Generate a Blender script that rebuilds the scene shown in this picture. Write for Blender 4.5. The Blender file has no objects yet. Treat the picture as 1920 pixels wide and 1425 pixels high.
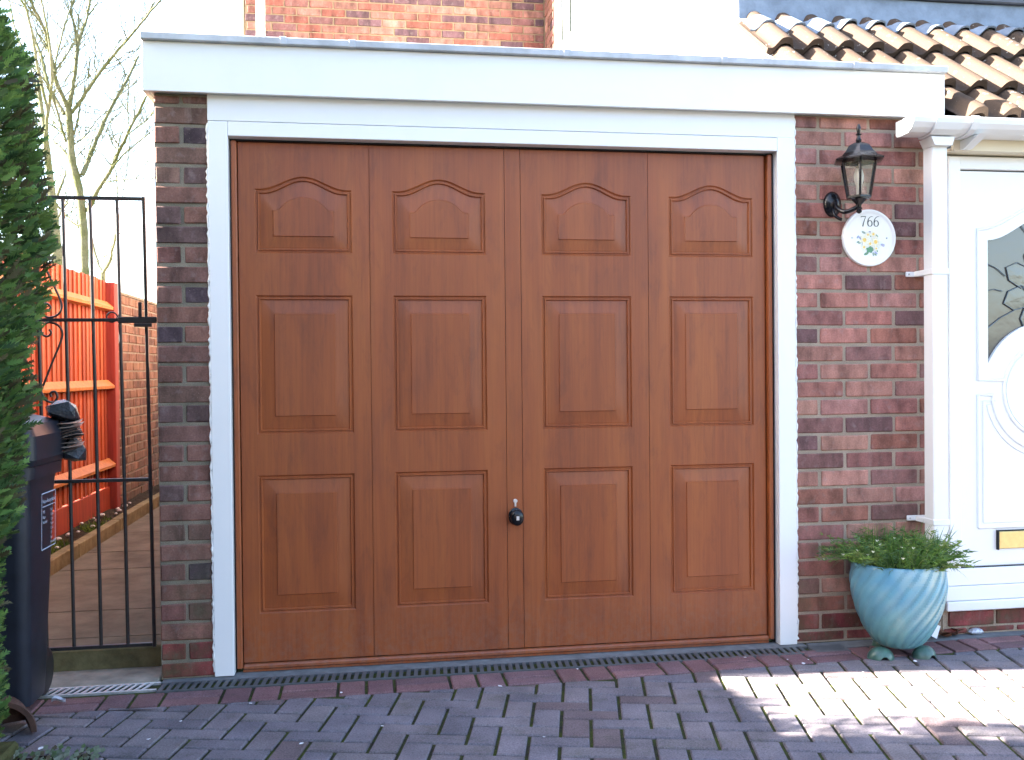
import bpy, math, random
from mathutils import Vector, Matrix, noise
R = math.radians
random.seed(11)
scene = bpy.context.scene
COL = scene.collection

# ------------------------------------------------------------------ helpers
class MB:
    """collects faces, then links them as ONE mesh object"""
    def __init__(s): s.v=[]; s.f=[]; s.c=[]; s.m=[]; s.col=(1,1,1); s.mi=0
    def face(s, pts, col=None):
        n=len(s.v); s.v+= [tuple(p) for p in pts]; s.f.append(tuple(range(n,n+len(pts))))
        s.c.append(col or s.col); s.m.append(s.mi)
    def grid(s, rows, closed=False, col=None, flip=False):
        n0=len(s.v); w=len(rows[0])
        for r in rows: s.v += [tuple(p) for p in r]
        for i in range(len(rows)-1):
            for j in range(w if closed else w-1):
                a=n0+i*w+j; b=n0+i*w+(j+1)%w; c=n0+(i+1)*w+(j+1)%w; d=n0+(i+1)*w+j
                s.f.append((a,d,c,b) if flip else (a,b,c,d)); s.c.append(col or s.col); s.m.append(s.mi)
    def box(s, x0,x1,y0,y1,z0,z1, b=0, col=None, M=None):
        if x0>x1: x0,x1=x1,x0
        if y0>y1: y0,y1=y1,y0
        if z0>z1: z0,z1=z1,z0
        n=len(s.v); X=(x0,x1); Y=(y0,y1); Z=(z0,z1); c=col or s.col
        if b<=0:
            P=[Vector((x,y,z)) for z in Z for y in Y for x in X]
            F=[(0,2,3,1),(4,5,7,6),(0,1,5,4),(2,6,7,3),(0,4,6,2),(1,3,7,5)]
        else:
            P=[]; idx={}
            for kz,z in enumerate(Z):
                for ky,y in enumerate(Y):
                    for kx,x in enumerate(X):
                        sx=b if kx==0 else -b; sy=b if ky==0 else -b; sz=b if kz==0 else -b
                        for a in range(3):   # vertex lying on the face normal to axis a
                            p=[x+(0 if a==0 else sx), y+(0 if a==1 else sy), z+(0 if a==2 else sz)]
                            idx[(kx,ky,kz,a)]=len(P); P.append(Vector(p))
            F=[]
            I=lambda kx,ky,kz,a: idx[(kx,ky,kz,a)]
            F.append([I(0,0,0,0),I(0,0,1,0),I(0,1,1,0),I(0,1,0,0)]); F.append([I(1,0,0,0),I(1,1,0,0),I(1,1,1,0),I(1,0,1,0)])
            F.append([I(0,0,0,1),I(1,0,0,1),I(1,0,1,1),I(0,0,1,1)]); F.append([I(0,1,0,1),I(0,1,1,1),I(1,1,1,1),I(1,1,0,1)])
            F.append([I(0,0,0,2),I(0,1,0,2),I(1,1,0,2),I(1,0,0,2)]); F.append([I(0,0,1,2),I(1,0,1,2),I(1,1,1,2),I(0,1,1,2)])
            for kx in (0,1):
                for ky in (0,1):
                    F.append([I(kx,ky,0,0),I(kx,ky,1,0),I(kx,ky,1,1),I(kx,ky,0,1)])
            for kx in (0,1):
                for kz in (0,1):
                    F.append([I(kx,0,kz,0),I(kx,1,kz,0),I(kx,1,kz,2),I(kx,0,kz,2)])
            for ky in (0,1):
                for kz in (0,1):
                    F.append([I(0,ky,kz,1),I(1,ky,kz,1),I(1,ky,kz,2),I(0,ky,kz,2)])
            for kx in (0,1):
                for ky in (0,1):
                    for kz in (0,1):
                        F.append([I(kx,ky,kz,0),I(kx,ky,kz,1),I(kx,ky,kz,2)])
            ctr=Vector(((x0+x1)/2,(y0+y1)/2,(z0+z1)/2))
            G=[]
            for f in F:
                q=[P[i] for i in f]; nn=(q[1]-q[0]).cross(q[2]-q[0]); mid=sum(q,Vector())/len(q)
                G.append(tuple(f) if nn.dot(mid-ctr)>0 else tuple(reversed(f)))
            F=G
        if M is not None: P=[M@p for p in P]
        s.v += [tuple(p) for p in P]
        for f in F: s.f.append(tuple(n+i for i in f)); s.c.append(c); s.m.append(s.mi)
    def tube(s, pts, r, n=8, col=None, cap=True):
        pts=[Vector(p[:3]) for p in pts]; rs=r if isinstance(r,(list,tuple)) else [r]*len(pts)
        rows=[]; up=None
        for i,p in enumerate(pts):
            a=pts[max(i-1,0)]; b=pts[min(i+1,len(pts)-1)]; d=(b-a)
            if d.length<1e-9: d=Vector((0,0,1))
            d.normalize()
            if up is None:
                up=d.orthogonal().normalized()
            else:
                up=(up-d*up.dot(d))
                up=up.normalized() if up.length>1e-6 else d.orthogonal().normalized()
            w=d.cross(up)
            rows.append([p+(up*math.cos(t)+w*math.sin(t))*rs[i] for t in [2*math.pi*k/n for k in range(n)]])
        s.grid(rows, closed=True, col=col)
        if cap:
            s.face(list(reversed(rows[0])),col); s.face(rows[-1],col)
    def lathe(s, prof, c=(0,0,0), n=32, fn=None, col=None, cap=False):
        rows=[]
        for (r,z) in prof:
            rows.append([(c[0]+(r+(fn(t,z,r) if fn else 0))*math.cos(t), c[1]+(r+(fn(t,z,r) if fn else 0))*math.sin(t), c[2]+z) for t in [2*math.pi*k/n for k in range(n)]])
        s.grid(rows, closed=True, col=col)
        if cap: s.face(list(reversed(rows[0])),col); s.face(rows[-1],col)
    def prism(s, poly, axis, a, b, col=None):
        """poly = list of 2-D points; extruded along axis from a to b"""
        def P(p,t):
            return {0:(t,p[0],p[1]),1:(p[0],t,p[1]),2:(p[0],p[1],t)}[axis]
        A=[P(p,a) for p in poly]; B=[P(p,b) for p in poly]
        s.face(A,col); s.face(list(reversed(B)),col)
        k=len(poly)
        for i in range(k):
            j=(i+1)%k; s.face([A[i],B[i],B[j],A[j]],col)
    def build(s, name, mat, parent=None, smooth=None, bevel=0, fix=False):
        me=bpy.data.meshes.new(name)
        o0=Vector((0,0,0))
        if parent is not None: o0=world_loc(parent)
        me.from_pydata([tuple(Vector(p)-o0) for p in s.v],[],s.f)
        me.update()
        ca=me.color_attributes.new('Col','FLOAT_COLOR','CORNER')
        buf=[]
        for f,c in zip(s.f,s.c): buf += [c[0],c[1],c[2],1.0]*len(f)
        ca.data.foreach_set('color',buf)
        mats=mat if isinstance(mat,(list,tuple)) else [mat]
        for m in mats: me.materials.append(m)
        if len(mats)>1: me.polygons.foreach_set('material_index',s.m)
        if fix:
            import bmesh
            bm=bmesh.new(); bm.from_mesh(me); bmesh.ops.remove_doubles(bm,verts=bm.verts,dist=1e-5)
            bmesh.ops.recalc_face_normals(bm,faces=bm.faces); bm.to_mesh(me); bm.free()
        if smooth is not None:
            me.polygons.foreach_set('use_smooth',[True]*len(me.polygons))
            me.set_sharp_from_angle(angle=R(smooth))
        o=bpy.data.objects.new(name,me); COL.objects.link(o)
        if parent is not None: o.parent=parent
        if bevel:
            md=o.modifiers.new('edge','BEVEL'); md.width=bevel; md.segments=2; md.limit_method='ANGLE'; md.angle_limit=R(40)
        return o
def world_loc(o):
    v=Vector(o.location)
    while o.parent: o=o.parent; v=v+Vector(o.location)
    return v
def thing(name, loc, label, cat, group=None):
    o=bpy.data.objects.new(name,None); COL.objects.link(o); o.location=loc; o.empty_display_size=.1
    o['label']=label; o['category']=cat
    if group: o['group']=group
    return o
def tag(o, label, cat, group=None):
    o['label']=label; o['category']=cat
    if group: o['group']=group
    return o
def kind(o,k,label=None):
    o['kind']=k
    if label: o['label']=label
    return o

# ------------------------------------------------------------------ materials
class NT:
    def __init__(s,name):
        s.m=bpy.data.materials.new(name); s.m.use_nodes=True; s.t=s.m.node_tree; s.n=s.t.nodes; s.l=s.t.links
        s.b=s.n['Principled BSDF']; s.tc=s.n.new('ShaderNodeTexCoord')
    def N(s,ty,**k):
        n=s.n.new(ty)
        for a,b in k.items():
            if a.startswith('_'): setattr(n,a[1:],b)
            else: n.inputs[a].default_value=b
        return n
    def L(s,a,b): s.l.new(a,b)
    def mapping(s,scale=(1,1,1),rot=(0,0,0),src='Object'):
        m=s.n.new('ShaderNodeMapping'); m.inputs['Scale'].default_value=scale; m.inputs['Rotation'].default_value=rot
        s.L(s.tc.outputs[src],m.inputs['Vector']); return m.outputs[0]
    def noise(s,scale,detail=4,vec=None,rough=.55,dist=0):
        n=s.n.new('ShaderNodeTexNoise'); n.inputs['Scale'].default_value=scale; n.inputs['Detail'].default_value=detail
        n.inputs['Roughness'].default_value=rough; n.inputs['Distortion'].default_value=dist
        s.L(vec or s.tc.outputs['Object'],n.inputs['Vector']); return n.outputs['Fac']
    def ramp(s,fac,stops,interp='LINEAR'):
        r=s.n.new('ShaderNodeValToRGB'); r.color_ramp.interpolation=interp
        e=r.color_ramp.elements
        while len(e)<len(stops): e.new(.5)
        for k,(p,c) in enumerate(stops):
            e[k].position=p; e[k].color=(c,c,c,1) if not isinstance(c,(tuple,list)) else (c[0],c[1],c[2],1)
        s.L(fac,r.inputs[0]); return r.outputs[0]
    def mix(s,a,b,fac,mode='MIX'):
        m=s.n.new('ShaderNodeMix'); m.data_type='RGBA'; m.blend_type=mode
        for k,v in ((6,a),(7,b)):
            if hasattr(v,'type') and not isinstance(v,(tuple,list)): s.L(v,m.inputs[k])
            else: m.inputs[k].default_value=(v[0],v[1],v[2],1)
        if isinstance(fac,(int,float)): m.inputs[0].default_value=fac
        else: s.L(fac,m.inputs[0])
        return m.outputs[2]
    def bump(s,h,strength=.3,dist=.002,prev=None):
        b=s.n.new('ShaderNodeBump'); b.inputs['Strength'].default_value=strength; b.inputs['Distance'].default_value=dist
        s.L(h,b.inputs['Height'])
        if prev is not None: s.L(prev,b.inputs['Normal'])
        return b.outputs[0]
    def attr(s):
        a=s.n.new('ShaderNodeAttribute'); a.attribute_name='Col'; return a.outputs['Color']
    def done(s,col=None,rough=.5,normal=None,metal=0,spec=.5,coat=0,coat_rough=.1,rough_sock=None):
        if col is not None:
            if isinstance(col,(tuple,list)): s.b.inputs['Base Color'].default_value=(col[0],col[1],col[2],1)
            else: s.L(col,s.b.inputs['Base Color'])
        s.b.inputs['Roughness'].default_value=rough
        if rough_sock is not None: s.L(rough_sock,s.b.inputs['Roughness'])
        s.b.inputs['Metallic'].default_value=metal; s.b.inputs['Specular IOR Level'].default_value=spec
        s.b.inputs['Coat Weight'].default_value=coat; s.b.inputs['Coat Roughness'].default_value=coat_rough
        if normal is not None: s.L(normal,s.b.inputs['Normal'])
        return s.m

def m_brick(name, mul=1.0):
    t=NT(name); a=t.attr()
    p=t.noise(15,3,t.mapping((1,1,.45))); big=t.ramp(p,[(.3,.50),(.5,.98),(.72,1.42)])
    f=t.noise(160,4); fine=t.ramp(f,[(.2,.72),(.8,1.25)])
    c=t.mix(a,big,1,'MULTIPLY'); c=t.mix(c,fine,1,'MULTIPLY')
    w=t.noise(1.3,3); wash=t.ramp(w,[(.45,0.0),(.8,.35)])
    c=t.mix(c,(.34,.27,.26),t.ramp(t.noise(28,3),[(.56,0),(.8,.35)]))
    sp=t.ramp(t.noise(230,2),[(.70,0),(.76,.7)]); c=t.mix(c,(.45,.33,.27),sp)
    # algae and damp near the ground, faint lime bloom running down across courses
    sx=t.n.new('ShaderNodeSeparateXYZ'); geo=t.n.new('ShaderNodeNewGeometry'); t.L(geo.outputs['Position'],sx.inputs[0])
    mr=t.n.new('ShaderNodeMapRange'); mr.inputs[1].default_value=.02; mr.inputs[2].default_value=.75; mr.inputs[3].default_value=1; mr.inputs[4].default_value=0; t.L(sx.outputs[2],mr.inputs[0])
    ml=t.n.new('ShaderNodeMath'); ml.operation='MULTIPLY'; t.L(mr.outputs[0],ml.inputs[0]); t.L(t.ramp(t.noise(7,5,rough=.7),[(.42,0),(.7,.8)]),ml.inputs[1])
    c=t.mix(c,(.060,.070,.030),ml.outputs[0])
    c=t.mix(c,(.42,.36,.32),t.ramp(t.noise(1,5,t.mapping((9,9,1.6)),.7),[(.60,0),(.80,.35)]))
    return t.done(c,.85,t.bump(t.noise(190,5,rough=.7),.5,.0022,t.bump(t.noise(32,4),.4,.004)),spec=.25)
def m_mortar(name,c0,c1):
    t=NT(name)
    c=t.mix(c0,c1,t.ramp(t.noise(9,5),[(.3,0),(.7,1)])); c=t.mix(c,(.03,.04,.015),t.ramp(t.noise(14,5,rough=.7),[(.62,0),(.8,.6)]))
    c=t.mix(c,t.ramp(t.noise(420,2),[(.3,.6),(.7,1.2)]),1,'MULTIPLY')
    return t.done(c,.95,t.bump(t.noise(300,4,rough=.8),.8,.003),spec=.1)
def m_paint(name,col,rough=.35,dirt=.06,grain=0,spec=.5):
    t=NT(name)
    c=t.mix(col,tuple(k*.72 for k in col),t.ramp(t.noise(3.2,6,rough=.7),[(.5,0),(.85,dirt*4)]))
    c=t.mix(c,tuple(k*.55+.02 for k in col),t.ramp(t.noise(45,4,rough=.7),[(.66,0),(.8,dirt*3)]))
    h=t.noise(60,3,t.mapping((.15,1,1))) if grain else t.noise(25,3)
    return t.done(c,rough,t.bump(h,.25,.0012),spec=spec)
def m_simple(name,col,rough=.5,metal=0,var=.25,scale=20,bump=.2,bd=.002,spec=.5,coat=0):
    t=NT(name)
    c=t.mix(tuple(k*(1-var) for k in col),tuple(min(1,k*(1+var)) for k in col),t.ramp(t.noise(scale,5,rough=.65),[(.3,0),(.7,1)]))
    return t.done(c,rough,t.bump(t.noise(scale*4,4),bump,bd),metal=metal,spec=spec,coat=coat)

BRICK=m_brick('brick'); 
MORTAR=m_mortar('mortar',(.45,.35,.265),(.32,.255,.19))
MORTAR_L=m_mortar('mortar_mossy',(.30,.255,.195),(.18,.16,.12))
UPVC=m_paint('white_upvc',(.80,.80,.79),.28,.03)
UPVC2=m_paint('white_fascia_board',(.80,.80,.78),.35,.05,1)
WPAINT=m_paint('white_render',(.78,.77,.73),.8,.05)
LEAD=m_simple('lead_sheet',(.17,.21,.27),.55,0,.28,9,.5,.004)
TRIM=m_simple('grey_roof_trim',(.47,.49,.52),.75,0,.22,7,.3,.003,.3)
BLACK=m_simple('black_gloss_paint',(.008,.008,.010),.22,0,.3,30,.2,.001,.35)
BLACKM=m_simple('black_wrought_iron',(.018,.016,.017),.42,0,.4,60,.4,.001)
CONC=m_simple('weathered_concrete',(.26,.235,.19),.92,0,.4,7,.6,.004,.2)
CONCG=m_simple('grey_drain_concrete',(.17,.175,.18),.85,0,.3,14,.5,.003,.2)
GALV=m_simple('galvanised_steel',(.50,.50,.50),.45,.55,.25,30,.3,.001)
DARK=m_simple('dark_void',(.012,.012,.012),.9,0,.2)
CHROME=m_simple('satin_steel',(.75,.73,.72),.3,.6,.1,60,.1,.0005)
BRASS=m_simple('polished_brass',(.80,.60,.25),.3,.6,.1,40,.15,.0006)

def m_door():
    t=NT('golden_oak_foil')
    v1=t.mapping((7,7,.55)); v2=t.mapping((90,90,1.8)); v3=t.mapping((13,13,3.0))
    a=t.ramp(t.noise(1.4,5,v1,.6,.6),[(.25,(.325,.087,.020)),(.52,(.270,.065,.016)),(.8,(.195,.044,.013))])
    b=t.mix(a,(.095,.022,.013),t.ramp(t.noise(1.3,6,v3,.72,.6),[(.50,0),(.80,.60)]))
    c=t.mix(b,t.ramp(t.noise(1,3,v2,.7),[(.3,.88),(.6,1.08)]),1,'MULTIPLY')
    c=t.mix(c,(.11,.030,.020),t.ramp(t.noise(7,3,t.mapping((1,1,.5)),.6,.5),[(.55,0),(.8,.30)]))
    sx=t.n.new('ShaderNodeSeparateXYZ'); t.L(t.tc.outputs['Object'],sx.inputs[0])
    mr=t.n.new('ShaderNodeMapRange'); mr.inputs[1].default_value=.0; mr.inputs[2].default_value=.30; mr.inputs[3].default_value=.5; mr.inputs[4].default_value=0; t.L(sx.outputs[2],mr.inputs[0])
    ml=t.n.new('ShaderNodeMath'); ml.operation='MULTIPLY'; t.L(mr.outputs[0],ml.inputs[0]); t.L(t.ramp(t.noise(40,5,rough=.8),[(.4,0),(.7,.8)]),ml.inputs[1])
    c=t.mix(c,(.20,.15,.12),ml.outputs[0])
    return t.done(c,.42,t.bump(t.noise(1,3,v2,.7),.18,.0008),spec=.5,coat=.0)
DOOR=m_door()
DOORTRIM=DOOR
def m_paver():
    t=NT('concrete_block_paving'); a=t.attr()
    c=t.mix(a,t.ramp(t.noise(170,4,rough=.85),[(.28,.42),(.72,1.5)]),1,'MULTIPLY')
    c=t.mix(c,t.ramp(t.noise(6,5),[(.3,.75),(.7,1.2)]),1,'MULTIPLY')
    c=t.mix(c,(.06,.065,.035),t.ramp(t.noise(9,6,rough=.75),[(.54,0),(.78,.6)]))
    c=t.mix(c,(.36,.36,.37),t.ramp(t.noise(120,3,rough=.8),[(.72,0),(.78,.6)]))
    return t.done(c,.88,t.bump(t.noise(300,5,rough=.8),.6,.0025,t.bump(t.noise(24,3),.3,.004)),spec=.25)
PAVER=m_paver()
def m_joint():
    t=NT('mossy_sand_joint')
    c=t.mix((.055,.052,.040),(.085,.105,.028),t.ramp(t.noise(11,5,rough=.7),[(.40,0),(.62,1)]))
    c=t.mix(c,t.ramp(t.noise(350,3),[(.3,.5),(.7,1.4)]),1,'MULTIPLY')
    return t.done(c,1,t.bump(t.noise(200,4,rough=.8),1,.006),spec=.05)
JOINT=m_joint()
def m_attr(name,rough=.6,transl=0,var=.3,scale=40,spec=.3,bump=0):
    t=NT(name); a=t.attr()
    c=t.mix(a,t.ramp(t.noise(scale,4),[(.3,1-var),(.7,1+var)]),1,'MULTIPLY')
    nm=t.bump(t.noise(scale*4,4),bump,.002) if bump else None
    m=t.done(c,rough,nm,spec=spec)
    if transl:
        tr=t.n.new('ShaderNodeBsdfTranslucent'); t.L(c,tr.inputs[0]); mx=t.n.new('ShaderNodeMixShader'); mx.inputs[0].default_value=transl
        out=[n for n in t.n if n.type=='OUTPUT_MATERIAL'][0]
        t.L(t.b.outputs[0],mx.inputs[1]); t.L(tr.outputs[0],mx.inputs[2]); t.L(mx.outputs[0],out.inputs['Surface'])
    return m
LEAF=m_attr('conifer_leaf',.55,.3,.35,12)
PLANT=m_attr('plant_leaf',.5,.35,.25,60)
TILE=None
def m_tile():
    t=NT('clay_concrete_tile'); a=t.attr()
    c=t.mix(a,t.ramp(t.noise(150,4,rough=.8),[(.3,.75),(.7,1.2)]),1,'MULTIPLY')
    c=t.mix(c,(.55,.53,.48),t.ramp(t.noise(34,4,rough=.6),[(.66,0),(.70,.9)]))
    return t.done(c,.85,t.bump(t.noise(200,4,rough=.7),.6,.003),spec=.2)
TILE=m_tile()
def m_wood_red():
    t=NT('red_cedar_stained_timber'); a=t.attr()
    v=t.mapping((40,40,2.2))
    c=t.mix(a,t.ramp(t.noise(1,4,v,.7),[(.3,.62),(.7,1.25)]),1,'MULTIPLY')
    m=t.done(c,.6,t.bump(t.noise(1,4,v,.7),.4,.002),spec=.3)
    tr=t.n.new('ShaderNodeBsdfTranslucent'); t.L(c,tr.inputs[0])
    return m
WOODR=m_wood_red()
def m_glaze():
    t=NT('turquoise_glaze'); a=t.attr()
    w=t.noise(5,5,t.mapping((1,1,1)),.6,1.2)
    c=t.ramp(w,[(.25,(.09,.24,.40)),(.42,(.15,.37,.49)),(.55,(.19,.43,.48)),(.68,(.38,.50,.46)),(.85,(.13,.32,.35))])
    c=t.mix(c,a,.62)
    c=t.mix(c,(.06,.15,.17),t.ramp(t.noise(60,4,rough=.7),[(.58,0),(.8,.5)]))
    return t.done(c,.34,t.bump(t.noise(45,4),.45,.003),spec=.5,coat=.15,coat_rough=.25)
GLAZE=m_glaze()
def m_glass(name,col,alpha_mix=.7,rough=.04,bump=.2,bs=18):
    t=NT(name)
    m=t.done(col,rough,t.bump(t.noise(bs,3),bump,.004),spec=.8)
    tr=t.n.new('ShaderNodeBsdfTransparent'); mx=t.n.new('ShaderNodeMixShader'); mx.inputs[0].default_value=alpha_mix
    out=[n for n in t.n if n.type=='OUTPUT_MATERIAL'][0]
    t.L(t.b.outputs[0],mx.inputs[1]); t.L(tr.outputs[0],mx.inputs[2]); t.L(mx.outputs[0],out.inputs['Surface'])
    return m
def m_bark():
    t=NT('grey_green_bark')
    c=t.mix((.20,.19,.13),(.13,.14,.065),t.ramp(t.noise(5,5),[(.35,0),(.65,1)]))
    c=t.mix(c,t.ramp(t.noise(40,4,rough=.7),[(.3,.6),(.7,1.2)]),1,'MULTIPLY')
    return t.done(c,.9,t.bump(t.noise(60,4),.6,.01),spec=.1)
BARK=m_bark()

# ------------------------------------------------------------------ brickwork
PAL=[(.33,.140,.110),(.30,.118,.095),(.36,.170,.130),(.25,.105,.090),(.21,.100,.088),(.38,.190,.140),(.28,.112,.080),(.165,.085,.082),(.33,.155,.130),(.31,.145,.110)]
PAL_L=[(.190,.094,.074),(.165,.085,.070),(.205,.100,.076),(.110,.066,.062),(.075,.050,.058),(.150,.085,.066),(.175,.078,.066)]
RED=[(.20,.045,.045),(.17,.038,.04),(.22,.055,.05)]
PAL_B=[(.22,.088,.068),(.19,.078,.066),(.25,.115,.09),(.165,.072,.068),(.115,.058,.066),(.22,.10,.078),(.21,.070,.052),(.10,.053,.062)]
def brick(mb, M, u0,u1,z0,z1,pal,depth=.05,j=.0064,rnd=random):
    c=rnd.choice(pal); k=rnd.uniform(.85,1.15); c=tuple(x*k for x in c)
    dy=rnd.uniform(-.0025,.0025)
    e=lambda: rnd.uniform(-.0012,.0012)
    n0=len(mb.v); mb.box(u0+j+e(),u1-j+e(),dy,depth,z0+j+e(),z1-j+e(),b=.0040,col=c,M=M)
    q=lambda: rnd.uniform(-.0014,.0014)
    mb.v[n0:]=[(p[0]+q(),p[1]+q()*.6,p[2]+q()) for p in mb.v[n0:]]
def frame_mat(origin, udir, ndir):
    # local x -> udir, local y -> into wall (-ndir), local z up
    u=Vector(udir).normalized(); y=-Vector(ndir).normalized(); z=Vector((0,0,1))
    M=Matrix(((u.x,y.x,z.x,origin[0]),(u.y,y.y,z.y,origin[1]),(u.z,y.z,z.z,origin[2]),(0,0,0,1)))
    return M
def brick_rows(mb, M, u0,u1, z_first, n, course, off_even, L=.225, pal=PAL, pal_low=None, low=0, ztop=None, zbot=None, rnd=random):
    """rows of stretchers between u0 and u1; joints of even rows at off_even + k*L, odd rows shifted by half a brick"""
    for r in range(n):
        za=z_first+r*course; zb=za+course
        if zbot is not None: za=max(za,zbot)
        if ztop is not None: zb=min(zb,ztop)
        if zb-za<.02: continue
        o=off_even+(L/2 if r%2 else 0)
        k=math.floor((u0-o)/L); x=o+k*L
        while x<u1-1e-6:
            a=max(x,u0); b=min(x+L,u1)
            if b-a>.03:
                brick(mb,M,a,b,za,zb,(pal_low if r<low else pal),rnd=rnd)
            x+=L
# ================================================================== GARAGE
garage=thing('garage',(1.1,0,0),'flat roofed brick garage with deep white fascia and a brown panelled up-and-over door','garage')
rb=random.Random(5)
# left pier: stretcher rows alternate with two half bricks
mb=MB(); I4=Matrix.Identity(4)
for k in range(-1,29):
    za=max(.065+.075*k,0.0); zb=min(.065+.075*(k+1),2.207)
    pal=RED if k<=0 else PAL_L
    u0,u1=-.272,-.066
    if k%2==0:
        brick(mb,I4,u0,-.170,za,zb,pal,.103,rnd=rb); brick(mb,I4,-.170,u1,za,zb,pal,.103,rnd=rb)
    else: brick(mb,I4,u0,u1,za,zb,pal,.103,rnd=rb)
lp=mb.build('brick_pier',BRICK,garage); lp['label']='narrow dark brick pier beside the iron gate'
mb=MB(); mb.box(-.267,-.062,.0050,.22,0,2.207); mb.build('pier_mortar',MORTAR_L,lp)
# right pier
mb=MB(); brick_rows(mb,I4,2.273,2.943,.0505-.075,30,.075,2.273,pal=PAL,pal_low=RED,low=2,zbot=0,ztop=2.207,rnd=rb)
rp=mb.build('brick_pier',BRICK,garage); rp['label']='wide red brick pier behind the wall lantern'
mb=MB(); mb.box(2.27,2.940,.0050,.22,0,2.207); mb.build('pier_mortar',MORTAR,rp)
# left side wall of the garage, along the passage
mb=MB(); M=frame_mat((-.272,5.8,0),(0,-1,0),(-1,0,0))
brick_rows(mb,M,0,5.69,-.01,30,.075,0,pal=PAL,zbot=0,ztop=2.17,rnd=rb)
sw=mb.build('side_wall',BRICK,garage)
mb=MB(); mb.box(-.2655,-.06,.11,5.8,0,2.18); mb.build('wall_mortar',MORTAR,sw)
# white surround
mb=MB()
mb.box(-.072,.0,-.008,.07,0.002,2.108,b=.002); mb.box(2.2005,2.276,-.008,.07,0.0,2.110,b=.002)
mb.box(.0005,2.2,-.008,.07,2.0535,2.108,b=.002)
surr=mb.build('door_surround',UPVC,garage)
mb=MB(); mb.box(-.074,2.279,-.005,.07,2.1105,2.209,b=.002); mb.build('header_board',UPVC,garage)
# ragged white sealant bead against the brick
def bead(mb,x,z0,z1,rr,w=.004):
    z=z0; pts=[];rad=[]
    while z<z1:
        pts.append((x+rr.uniform(-.0025,.0025),-.003+rr.uniform(-.002,.002),z)); rad.append(w*rr.uniform(.5,1.5)); z+=.013
    mb.tube(pts,rad,6)
mb=MB(); bead(mb,-.0745,.02,2.1,rb); mb.build('sealant_bead',UPVC2,garage,smooth=60)
mb=MB(); bead(mb,2.279,.02,2.20,rb); mb.build('sealant_bead',UPVC2,garage,smooth=60)
# fascia, soffit and trim
mb=MB(); mb.box(-.298,2.932,-.045,-.027,2.203,2.387,b=.0015); mb.box(-.298,-.280,-.0265,5.8,2.203,2.387,b=.0015)
fa=mb.build('fascia_board',UPVC2,garage)
mb=MB(); mb.box(-.2795,2.932,-.0265,.10,2.210,2.220); mb.build('soffit_board',UPVC2,garage)
mb=MB(); xs=[-.300,.215,.47,1.30,1.95,2.52,2.936]
for a,b in zip(xs[:-1],xs[1:]):
    d=rb.uniform(-.0008,.0008)
    mb.box(a+.0007,b-.0007,-.067+d,.02,2.3885+d,2.414+d,b=.002)
    mb.box(a-.012,a+.012,-.0695,-.02,2.3865,2.4165,b=.002) if a>0 else None
mb.box(-.300,-.249,.0205,5.8,2.3885,2.414,b=.002)
mb.build('roof_edge_trim',TRIM,garage)
FELT=m_simple('roofing_felt',(.10,.10,.105),.95,0,.3,30,.6,.004,.1)
mb=MB(); mb.box(-.248,2.355,.0205,5.85,2.33,2.395); mb.build('roof',FELT,garage)

# ---- the up-and-over door
YD=.045
mb=MB(); mb.box(.004,2.196,YD+.030,YD+.045,.012,2.05)     # steel sheet behind the panels
for (x0,x1) in ((.030,.5270),(.5290,1.0630),(1.0650,1.1280),(1.1300,1.6590),(1.6610,2.1650)):
    pass
def sh(t,amp,kind_):   # cathedral head, t in -1..1
    if kind_=='outer':
        return amp*(.5+.5*math.cos(math.pi*min(1,abs(t)/.90)))
    return amp*(max(0,1-(abs(t)/.80)**2.3))**.9
NB,NS,NTOP=10,6,28
def ring(L,Rr,B,T,top,y):
    P=[]
    for i in range(NB): P.append((L+(Rr-L)*i/NB,y,B))
    for i in range(NS): P.append((Rr,y,B+(T-B)*i/NS))
    for i in range(NTOP):
        t=1-2*i/NTOP; P.append((L+(Rr-L)*(t+1)/2,y,T+top(t)))
    for i in range(NS): P.append((L,y,T-(T-B)*i/NS))
    return P
cols=[(.030,.5270,.090,.459),(.5290,1.0630,.617,.987),(1.0650,1.1280,None,None),(1.1300,1.6590,1.215,1.587),(1.6610,2.1650,1.749,2.113)]
bands=[(.034,.838,.220,.757,False),(.838,1.537,.916,1.455,False),(1.537,2.043,1.619,1.866,True)]
PROF=[(0,0),(.0025,.0035),(.0055,.0060),(.0085,.0060),(.0115,.0015),(.0150,.0015),(.0185,.0088)]
panels=[]
flat=lambda t:0
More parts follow.
